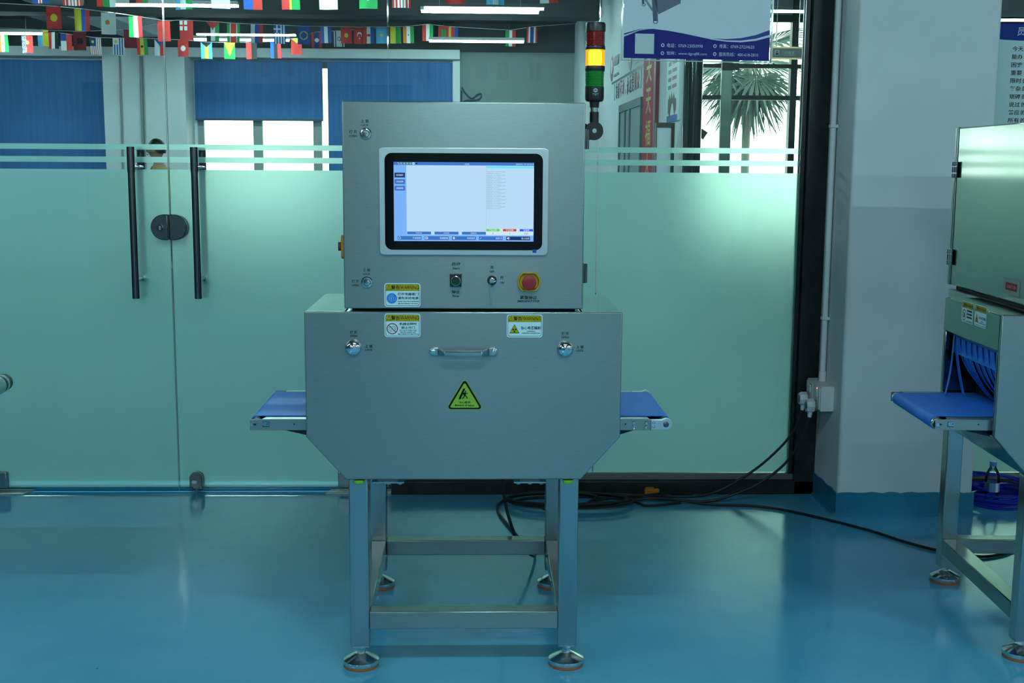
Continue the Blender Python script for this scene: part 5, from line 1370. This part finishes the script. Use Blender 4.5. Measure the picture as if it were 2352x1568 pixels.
FL = {
 'iceland': (cross(NB, WH, RD), 'blue flag with a white and red cross'), 'usa': (stripes(RD, WH, 11), 'red and white striped flag at the top left'),
 'rgw': (vs3(RD, GN, WH), 'red green and white banded flag left of the top lamp'), 'malawi': (vs3(BK, RD, GN), 'black red and green flag before the top lamp'),
 'uzbek': (vs3(LB, WH, GN), 'light blue white and green flag before the top lamp'), 'poland': (lambda u, v: RD if v < 0.6 else WH, 'red over white flag at the end of the top lamp'),
 'haiti': (vs2(BL, RD), 'half blue half red flag in the top row'), 'vanuatu': (lambda u, v: RD if u < 0.42 else (BK if u < 0.47 or 0.53 < u < 0.58 else (YE if u < 0.53 else GN)), 'red and green flag split by a thin yellow stripe'),
 'white': (solid(WH), 'plain white flag in the top row'), 'pakistan': (crescent(GN, WH), 'green flag with white crescent and star'), 'usa2': (stripes(RD, WH, 11, None), 'red and white striped flag above the machine cabinet'),
 'china': (solid(RD), 'plain red flag in the top row above the machine'), 'argentina': (vs3(LB, WH, LB), 'light blue and white banded flag in the top row'), 'whitered': (vs2(WH, RD), 'half white half red flag left of the signal tower'),
 'kyrgyz': (disc(RD, YE, 0.24), 'red flag with a round yellow sun'), 'colombia': (lambda u, v: YE if u < 0.42 else (BL if u < 0.70 else RD), 'yellow blue and red banded flag'), 'cyprus': (disc(WH, OR, 0.16, 0.45, 0.42), 'white flag with a small orange shape'),
 'bulgaria': (vs3(GN, WH, RD), 'green white and red flag left of the door gap'), 'morocco': (solid(RD), 'red flag right behind the glass door gap'), 'tonga': (lambda u, v: (RD if min(abs(u - 0.27), abs(v - 0.24) * 1.48) < 0.06 else WH) if u < 0.54 and v < 0.5 else RD, 'red flag with a white corner and red cross'),
 'palestine': (tri(vs3(BK, WH, GN), RD), 'black white and green flag with a red triangle'), 'suriname': (lambda u, v: GN if u < 0.2 or u > 0.8 else (WH if u < 0.3 or u > 0.7 else (YE if math.hypot(u - 0.5, (v - 0.6) * 1.48) < 0.12 else RD)), 'green white and red banded flag with a yellow star'),
 'slovenia': (vs3(WH, BL, RD), 'white blue and red banded flag'), 'greece': (lambda u, v: (WH if min(abs(u - 0.27), abs(v - 0.2) * 1.4) < 0.06 else BL) if u < 0.54 and v < 0.4 else (BL if int(u * 9) % 2 == 0 else WH), 'blue and white striped flag with a white cross'),
 'eu': (ring(BL, YE, 0.28, 0.36), 'blue flag with a ring of yellow stars'), 'salvador': (vs3(BL, WH, BL), 'blue flag with a white middle band'), 'vietnam': (disc(RD, YE, 0.18), 'red flag with a yellow star'), 'turkey': (crescent(RD, WH), 'red flag with a white crescent'),
 'croatia': (disc(vs3(RD, WH, BL), RD, 0.15), 'red white and blue flag with a red shield'), 'kazakh': (disc(LB, YE, 0.15), 'sky blue flag with a small yellow sun'), 'brazilish': (vs2(YE, GN), 'half yellow half green flag by the glass joint'),
 'india': (disc(vs3(OR, WH, GN), BL, 0.08), 'orange white and green flag right of the glass joint'), 'italy': (vs3(RD, WH, GN), 'red white and green flag above the cabinet middle'), 'maldives': (lambda u, v: GN if 0.25 < u < 0.75 and 0.2 < v < 0.8 else RD, 'red flag with a green centre'),
 'bolivia': (vs3(YE, RD, BL), 'yellow red and blue flag above the cabinet'), 'mexico': (vs3(GN, WH, RD), 'green white and red flag at the right end of the lower line'), 'thailand': (lambda u, v: RD if u < 0.17 or u > 0.83 else (WH if u < 0.33 or u > 0.67 else NB), 'red white and dark blue flag near the signal tower'),
 'niger': (disc(vs3(OR, WH, GN), OR, 0.13), 'orange white and green flag at the left edge'), 'kiribati': (lambda u, v: (WH if int(u * 14 + 0.6 * math.sin(v * 14)) % 2 else NB) if u < 0.45 else (YE if math.hypot(u - 0.5, (v - 0.4) * 1.48) < 0.16 else RD), 'red flag with blue and white waves'),
 'kazak2': (vs2(LB, YE), 'half sky blue half yellow flag by the left lamp'), 'yemen': (vs3(RD, WH, BK), 'red white and black banded flag'), 'chile': (lambda u, v: (NB if v < 0.4 else WH) if u < 0.5 else RD, 'red and white flag with a blue corner'),
 'albania': (disc(MR, BK, 0.26), 'dark red flag with a black emblem'), 'malaysia': (lambda u, v: (YE if math.hypot(u - 0.27, (v - 0.24) * 1.48) < 0.13 else NB) if u < 0.55 and v < 0.48 else (RD if int(u * 12) % 2 == 0 else WH), 'red and white striped flag with blue yellow corner'),
 'uruguay': (lambda u, v: (YE if math.hypot(u - 0.27, (v - 0.2) * 1.48) < 0.14 else WH) if u < 0.55 and v < 0.38 else (WH if int(u * 9) % 2 == 0 else BL), 'white and blue striped flag with a yellow sun'),
 'red': (solid(MR), 'plain dark red flag left of the door gap'), 'ghana': (disc(vs3(RD, YE, GN), BK, 0.12), 'red yellow and green flag with a black star'), 'czech': (tri(vs2(WH, RD), BL), 'white and red flag with a blue triangle'),
 'tunisia': (disc(RD, WH, 0.24), 'red flag with a white disc'), 'bahamas': (tri(vs3(LB, YE, LB), BK, 0.3), 'light blue and yellow flag with a black triangle'), 'guyana': (tri(solid(GN), YE, 0.85), 'green flag with a long yellow triangle'),
 'belarus': (vs2(RD, BK), 'half red half black flag below the lamp'), 'laos2': (vs3(BL, BK, RD), 'blue black and red banded flag'), 'angola': (tri(solid(RD), YE, 0.3), 'red flag with a small yellow triangle'),
 'laos': (disc(side(RD, NB, RD), WH, 0.2), 'red and blue flag with a white disc'), 'israel': (lambda u, v: NB if 0.12 < u < 0.24 or 0.76 < u < 0.88 or 0.13 < math.hypot(u - 0.5, (v - 0.5) * 1.48) < 0.19 else WH, 'white flag with two blue stripes and star'),
 'lithuania': (vs3(YE, GN, RD), 'yellow green and red flag mirrored faintly over the far blind'), 'poland2': (vs2(WH, RD), 'white and red flag mirrored faintly over the far blind'), 'austria': (vs3(RD, WH, RD), 'red and white banded flag mirrored above the cabinet'),
 'ukraine': (vs2(YE, LB), 'yellow and blue flag mirrored above the cabinet'), 'mauritania': (crescent(GN, YE), 'green flag with yellow crescent mirrored above the cabinet'), 'belgium': (vs3(RD, YE, BK), 'red yellow and black flag mirrored above the cabinet'),
}
FLAGS = [
    ('A', 'iceland', -3.43, 6.56, 2.954),
    ('A', 'usa', -3.18, 6.55, 2.938),
    ('A', 'rgw', -2.91, 6.54, 2.930),
    ('A', 'malawi', -2.65, 6.54, 2.959),
    ('A', 'uzbek', -2.30, 6.52, 2.913),
    ('A', 'poland', -2.00, 6.51, 2.922),
    ('A', 'haiti', -1.75, 6.51, 2.917),
    ('A', 'vanuatu', -1.45, 6.50, 2.918),
    ('A', 'white', -1.15, 6.49, 2.920),
    ('A', 'pakistan', -0.83, 6.48, 2.929),
    ('A', 'usa2', -0.57, 6.48, 2.938),
    ('A', 'china', -0.14, 6.47, 2.968),
    ('A', 'argentina', 0.18, 6.46, 2.966),
    ('A', 'whitered', 0.60, 6.45, 2.982),
    ('B', 'kyrgyz', -4.12, 8.90, 3.002),
    ('B', 'colombia', -3.96, 9.27, 3.023),
    ('B', 'cyprus', -3.69, 9.25, 2.990),
    ('B', 'bulgaria', -3.53, 9.64, 3.002),
    ('B', 'morocco', -3.34, 10.04, 3.002),
    ('B', 'tonga', -3.20, 10.49, 3.058),
    ('B', 'palestine', -3.01, 10.96, 3.099),
    ('B', 'suriname', -2.77, 10.95, 3.081),
    ('B', 'slovenia', -2.59, 11.45, 3.128),
    ('B', 'greece', -2.32, 11.44, 3.120),
    ('B', 'eu', -2.11, 11.98, 3.166),
    ('B', 'salvador', -1.99, 13.21, 3.301),
    ('B', 'vietnam', -1.72, 13.20, 3.297),
    ('B', 'turkey', -1.54, 13.19, 3.292),
    ('B', 'croatia', -1.42, 13.19, 3.299),
    ('B', 'kazakh', -1.25, 13.19, 3.300),
    ('B', 'brazilish', -1.06, 13.18, 3.301),
    ('B', 'india', -0.89, 13.18, 3.308),
    ('B', 'italy', -0.63, 13.17, 3.338),
    ('B', 'maldives', -0.44, 13.86, 3.392),
    ('B', 'bolivia', -0.31, 13.85, 3.381),
    ('B', 'mexico', 0.49, 13.82, 3.338),
    ('B', 'thailand', 0.79, 13.82, 3.388),
    ('C', 'niger', -6.05, 12.67, 3.101),
    ('C', 'kiribati', -5.74, 12.66, 3.092),
    ('C', 'kazak2', -5.76, 13.31, 3.237),
    ('C', 'yemen', -5.62, 13.30, 3.204),
    ('C', 'chile', -5.45, 13.29, 3.182),
    ('C', 'albania', -4.70, 11.50, 3.028),
    ('C', 'malaysia', -5.06, 13.27, 3.133),
    ('C', 'uruguay', -4.75, 13.26, 3.129),
    ('C', 'red', -4.10, 11.48, 3.058),
    ('C', 'ghana', -4.44, 13.25, 3.131),
    ('C', 'czech', -4.20, 13.25, 3.121),
    ('C', 'tunisia', -3.89, 13.24, 3.111),
    ('C', 'bahamas', -3.58, 13.22, 3.084),
    ('C', 'guyana', -3.27, 13.21, 3.081),
    ('C', 'belarus', -2.98, 13.20, 3.082),
    ('C', 'laos2', -2.66, 13.20, 3.096),
    ('C', 'angola', -2.38, 13.20, 3.144),
    ('C', 'laos', -2.20, 13.89, 3.297),
    ('C', 'israel', -1.89, 13.89, 3.317),
    ('D', 'lithuania', -2.66, -8.20, 2.784), ('D', 'poland2', -2.36, -8.20, 2.792), ('D', 'austria', -0.64, -8.20, 2.769),
    ('D', 'ukraine', 0.08, -8.20, 2.775), ('D', 'mauritania', 0.35, -8.20, 2.777), ('D', 'belgium', 0.76, -8.20, 2.780),
]
FWID, FHGT = 0.145, 0.215
def flag(nm, x, y, z, seed):
    fn, lab = FL[nm]
    rnd = random.Random(seed * 17 + 3)
    nu, nv = 18, 24
    ph, am = rnd.random() * 6, 0.006 + 0.006 * rnd.random()
    rot = (rnd.random() - 0.5) * 0.5; lean = (rnd.random() - 0.5) * 0.06
    vs = []; cols = []
    for j in range(nv + 1):
        for i in range(nu + 1):
            u, v = i / nu, j / nv
            vs.append(((u - 0.5) * FWID + lean * v * FHGT, am * v * math.sin(ph + u * 5), -v * FHGT))
    k = len(vs)
    vs += [(a, b + 0.0012, c) for a, b, c in vs]
    fs = []; w = nu + 1
    for j in range(nv):
        for i in range(nu):
            a = j * w + i
            c = fn((i + 0.5) / nu, (j + 0.5) / nv)
            fs.append((a, a + w, a + w + 1, a + 1)); cols.append(c)
            fs.append((k + a + 1, k + a + w + 1, k + a + w, k + a)); cols.append(c)
    me = bpy.data.meshes.new('string_flag'); me.from_pydata(vs, [], fs)
    at = me.attributes.new('dye', 'FLOAT_COLOR', 'FACE')
    buf = []
    cache = {}
    for c in cols:
        if c not in cache: cache[c] = s2l(c)
        buf += [*cache[c], 1.0]
    at.data.foreach_set('color', buf)
    me.materials.append(CLOTH)
    o = bpy.data.objects.new('string_flag', me); COL.objects.link(o)
    o.location = (x, y, z); o.rotation_euler = (0, 0, rot)
    tag(o, lab, 'flag', 'small flags on strings')
for i, (row, nm, x, y, z) in enumerate(FLAGS):
    flag(nm, x, y, z, i)
CORD = mat('white_cord', (0.55, 0.57, 0.56), 0.7)
def cord(pts, lab):
    tag(MB().tube(pts, 0.0035, 6).build('flag_cord', CORD), lab, 'cord', 'cords the flags hang from')
for row, lab in (('A', 'white cord along the top row of flags'), ('B', 'white cord sloping through the middle row of flags'), ('C', 'white cord along the lowest row of flags'), ('D', 'white cord of flags behind the camera')):
    pts = sorted((x, y + 0.003, z + 0.004) for r_, n_, x, y, z in FLAGS if r_ == row)
    a, b = pts[0], pts[-1]
    if row == 'C':
        hi = [p for p in pts if p[1] < 12]
        cord([(-6.9, 11.6, 3.12)] + hi + [(-3.4, 11.45, 3.2)], 'white cord of the two dark red flags')
        pts = [p for p in pts if p[1] >= 12]; a = pts[0]; b = pts[-1]
    cord([(max(-6.95, a[0] - 1.2), a[1], a[2] + 0.05)] + pts + [(b[0] + 0.6, b[1], b[2] + 0.05)], lab)

# ---- person walking behind the left glass door
pe = tag(empty('person', (-3.72, 11.2, 0.0)), 'person in a tan shirt walking left behind the glass door', 'person')
def skin_obj(name, verts, edges, radii, m, parent, root=0, sub=2):
    me = bpy.data.meshes.new(name); me.from_pydata(verts, edges, [])
    o = bpy.data.objects.new(name, me); COL.objects.link(o); o.parent = parent
    me.materials.append(m)
    md = o.modifiers.new('skin', 'SKIN'); md.use_smooth_shade = True
    if not me.skin_vertices:
        me.attributes  # layer is created with the modifier
    lay = me.skin_vertices[0] if me.skin_vertices else None
    if lay:
        for i, r_ in enumerate(radii):
            lay.data[i].radius = r_ if isinstance(r_, tuple) else (r_, r_)
            lay.data[i].use_root = (i == root)
    s = o.modifiers.new('sub', 'SUBSURF'); s.levels = sub; s.render_levels = sub
    return o
SKIN = mat('skin_tone', (0.36, 0.20, 0.14), 0.5)
SHIRT = mat('tan_shirt', (0.36, 0.26, 0.10), 0.8)
TROU = mat('dark_trousers', (0.03, 0.035, 0.05), 0.8)
HAIR = mat('black_hair', (0.008, 0.008, 0.009), 0.5)
# body: pelvis, spine, neck, arms, legs (faces -x, mid stride)
V = [(0, 0, 0.94), (-0.005, 0, 1.12), (-0.01, 0, 1.30), (0.0, 0, 1.42), (-0.025, 0, 1.50), (-0.04, 0, 1.56),
     (0.0, 0.09, 0.90), (-0.13, 0.09, 0.50), (-0.14, 0.09, 0.10), (-0.30, 0.09, 0.045),
     (0.0, -0.09, 0.90), (0.10, -0.09, 0.50), (0.30, -0.09, 0.14), (0.17, -0.09, 0.045),
     (0.0, 0.17, 1.40), (0.06, 0.21, 1.15), (-0.08, 0.22, 0.95), (-0.13, 0.22, 0.88),
     (0.0, -0.17, 1.40), (-0.02, -0.21, 1.13), (-0.22, -0.20, 1.10), (-0.30, -0.19, 1.12)]
E_ = [(0, 1), (1, 2), (2, 3), (3, 4), (4, 5), (0, 6), (6, 7), (7, 8), (8, 9), (0, 10), (10, 11), (11, 12), (12, 13), (3, 14), (14, 15), (15, 16), (16, 17), (3, 18), (18, 19), (19, 20), (20, 21)]
Rr = [(0.11, 0.15), (0.10, 0.14), (0.11, 0.155), 0.085, 0.055, 0.055, 0.085, 0.058, 0.042, 0.035, 0.085, 0.058, 0.042, 0.035, 0.052, 0.042, 0.030, 0.026, 0.052, 0.042, 0.030, 0.026]
body = skin_obj('body', V, E_, Rr, SKIN, pe)
# fingers on both hands
for hx, hy, hz, dx, dz in ((-0.13, 0.22, 0.88, -0.35, -0.94), (-0.30, -0.19, 1.12, -0.95, 0.30)):
    for k, ln in enumerate((0.075, 0.085, 0.08, 0.062)):
        oy = -0.027 + 0.018 * k
        f = [(hx, hy + oy * 0.8, hz), (hx + dx * 0.05, hy + oy, hz + dz * 0.05), (hx + dx * (0.05 + ln * 0.6) - 0.008, hy + oy, hz + dz * (0.05 + ln * 0.6)), (hx + dx * (0.05 + ln) - 0.0, hy + oy, hz + dz * (0.05 + ln) - 0.012)]
        skin_obj('finger', f, [(0, 1), (1, 2), (2, 3)], [0.011, 0.0095, 0.0085, 0.0075], SKIN, pe, sub=1)
    f = [(hx - dx * 0.01, hy - 0.02, hz), (hx + dx * 0.02 - 0.02, hy - 0.035, hz + dz * 0.03), (hx + dx * 0.06 - 0.02, hy - 0.035, hz + dz * 0.06)]
    skin_obj('thumb', f, [(0, 1), (1, 2)], [0.012, 0.011, 0.009], SKIN, pe, sub=1)
# head in profile, one shaped surface with brow, nose, lips, chin
hd = MB(); n1, n2 = 40, 28; vs = []; fs = []
for i in range(n2 + 1):
    th = math.pi * i / n2
    for j in range(n1):
        ph = 2 * math.pi * j / n1
        x = 0.098 * math.sin(th) * math.cos(ph); y = 0.076 * math.sin(th) * math.sin(ph); z = 0.118 * math.cos(th)
        fr_ = max(0.0, -math.cos(ph)) ** 6
        if z < -0.03:
            x *= 0.88; y *= 0.86
        x -= fr_ * (0.026 * math.exp(-((z + 0.018) / 0.020) ** 2) * (1 if abs(y) < 0.02 else 0.2) + 0.008 * math.exp(-((z - 0.03) / 0.016) ** 2) + 0.009 * math.exp(-((z + 0.06) / 0.013) ** 2) + 0.012 * math.exp(-((z + 0.095) / 0.018) ** 2))
        if abs(math.hypot(y, 0) - 0.03) < 0.014 and math.cos(ph) < -0.5: x += 0.006 * math.exp(-((z - 0.006) / 0.012) ** 2)
        vs.append((x - 0.045, y, z + 1.645))
for i in range(n2):
    for j in range(n1):
        j2 = (j + 1) % n1
        fs.append((i * n1 + j, (i + 1) * n1 + j, (i + 1) * n1 + j2, i * n1 + j2))
hd.add(vs, fs, 0, True)
hd.build('head', SKIN, pe)
hr = MB(); vs = []; fs = []
for i in range(15):
    th = math.pi * 0.60 * i / 14
    for j in range(36):
        ph = 2 * math.pi * j / 36
        t2 = th * (0.62 if math.cos(ph) < -0.5 else (0.62 + 0.38 * min(1, (math.cos(ph) + 0.5) / 0.8)))
        k = 1.10 + 0.025 * math.sin(j * 2.3 + i) * (i > 2)
        vs.append((0.098 * k * math.sin(t2) * math.cos(ph) - 0.040, 0.078 * k * math.sin(t2) * math.sin(ph), 0.120 * k * math.cos(t2) + 1.645))
for i in range(14):
    for j in range(36):
        j2 = (j + 1) % 36
        fs.append((i * 36 + j, (i + 1) * 36 + j, (i + 1) * 36 + j2, i * 36 + j2))
hr.add(vs, fs, 0, True); hr.build('hair', HAIR, pe)
for s in (-1, 1):
    MB().ball((-0.035, s * 0.074, 1.640), 0.030, 14, sc=(0.6, 0.28, 1.0)).build('ear', SKIN, pe)
    MB().ball((-0.128, s * 0.030, 1.652), 0.011, 12).build('eye', mat('eye_white', (0.5, 0.5, 0.5), 0.2), pe)
MB().ball((-0.150, 0, 1.592), 0.02, 12, sc=(0.5, 1.1, 0.35)).build('lips', mat('lip_tone', (0.25, 0.09, 0.08), 0.5), pe)
gl = MB()
for s in (-1, 1):
    gl.tube([(-0.147, s * 0.033 + 0.024 * math.cos(math.radians(a)), 1.652 + 0.018 * math.sin(math.radians(a))) for a in range(0, 360, 24)], 0.0025, 6, closed=True)
    gl.tube([(-0.146, s * 0.057, 1.656), (-0.12, s * 0.080, 1.657), (-0.035, s * 0.083, 1.655)], 0.0025, 6)
gl.build('spectacles', BLACKP, pe)
Vs = [(0, 0, 0.93), (-0.005, 0, 1.12), (-0.01, 0, 1.30), (0.0, 0, 1.42), (-0.01, 0, 1.455), (0.0, 0.17, 1.40), (0.05, 0.205, 1.18), (0.0, -0.17, 1.40), (-0.015, -0.205, 1.17)]
skin_obj('shirt', Vs, [(0, 1), (1, 2), (2, 3), (3, 4), (3, 5), (5, 6), (3, 7), (7, 8)], [(0.135, 0.175), (0.13, 0.17), (0.14, 0.185), 0.11, 0.078, 0.072, 0.066, 0.072, 0.066], SHIRT, pe)
Vt = [(0, 0, 0.97), (0.0, 0.09, 0.88), (-0.13, 0.09, 0.50), (-0.14, 0.09, 0.10), (0.0, -0.09, 0.88), (0.10, -0.09, 0.50), (0.29, -0.09, 0.15)]
skin_obj('trousers', Vt, [(0, 1), (1, 2), (2, 3), (0, 4), (4, 5), (5, 6)], [(0.125, 0.17), 0.105, 0.082, 0.066, 0.105, 0.082, 0.066], TROU, pe)
for x, y in ((-0.20, 0.09), (0.24, -0.09)):
    MB().prism([(x - 0.15, 0.002), (x + 0.11, 0.002), (x + 0.12, 0.06), (x + 0.06, 0.11), (x - 0.02, 0.10), (x - 0.13, 0.05)], y - 0.045, y + 0.045).build('shoe', BLACKP, pe, bevel=0.012)

# ---- palm outside the lobby glazing
pa = tag(empty('palm_tree', (3.25, 11.2, 0.02)), 'fan palm with drooping leaves outside the lobby glazing', 'tree')
MB().lathe([(0.09, 0), (0.06, 0.4), (0.05, 1.5), (0.05, 2.5), (0.05, 3.0)], (0, 0, 0), (0, 0, 1), 16).build('trunk', mat('palm_trunk', (0.16, 0.18, 0.15), 0.9), pa)
PALM = mat('palm_leaf', (0.05, 0.10, 0.085), 0.55)
rnd = random.Random(11)
for k in range(22):
    az = 2 * math.pi * k / 22 + 0.1 * rnd.random()
    dr = (-1.45, -1.2, -0.85, -0.35, 0.3)[k % 5] + 0.12 * rnd.random()
    b = MB()
    d = Vector((math.cos(az) * math.cos(dr), math.sin(az) * math.cos(dr), math.sin(dr)))
    up = Vector((0, 0, 1)); sd = d.cross(up).normalized(); nn = sd.cross(d)
    base = Vector((0, 0, 2.78)); stem = 0.36
    tip = base + d * stem
    b.tube([base, base + d * stem * 0.6, tip], 0.012, 6)
    for q in range(17):
        a = math.radians(-100 + 200 * q / 16)
        dd = (d * math.cos(a) + sd * math.sin(a)).normalized()
        L = 0.64 * (0.75 + 0.25 * math.cos(a)) * (0.9 + 0.2 * rnd.random())
        w = 0.022
        sw = dd.cross(nn).normalized()
        p1 = tip + dd * L * 0.45; p2 = tip + dd * L + Vector((0, 0, -0.14 * L))
        vs = [tip, p1 + sw * w + nn * 0.006, p1 - sw * w + nn * 0.006, p2, p1 - nn * 0.006]
        b.add(vs, [(0, 1, 4), (0, 4, 2), (1, 3, 4), (4, 3, 2)])
    b.build('frond', PALM, pa)
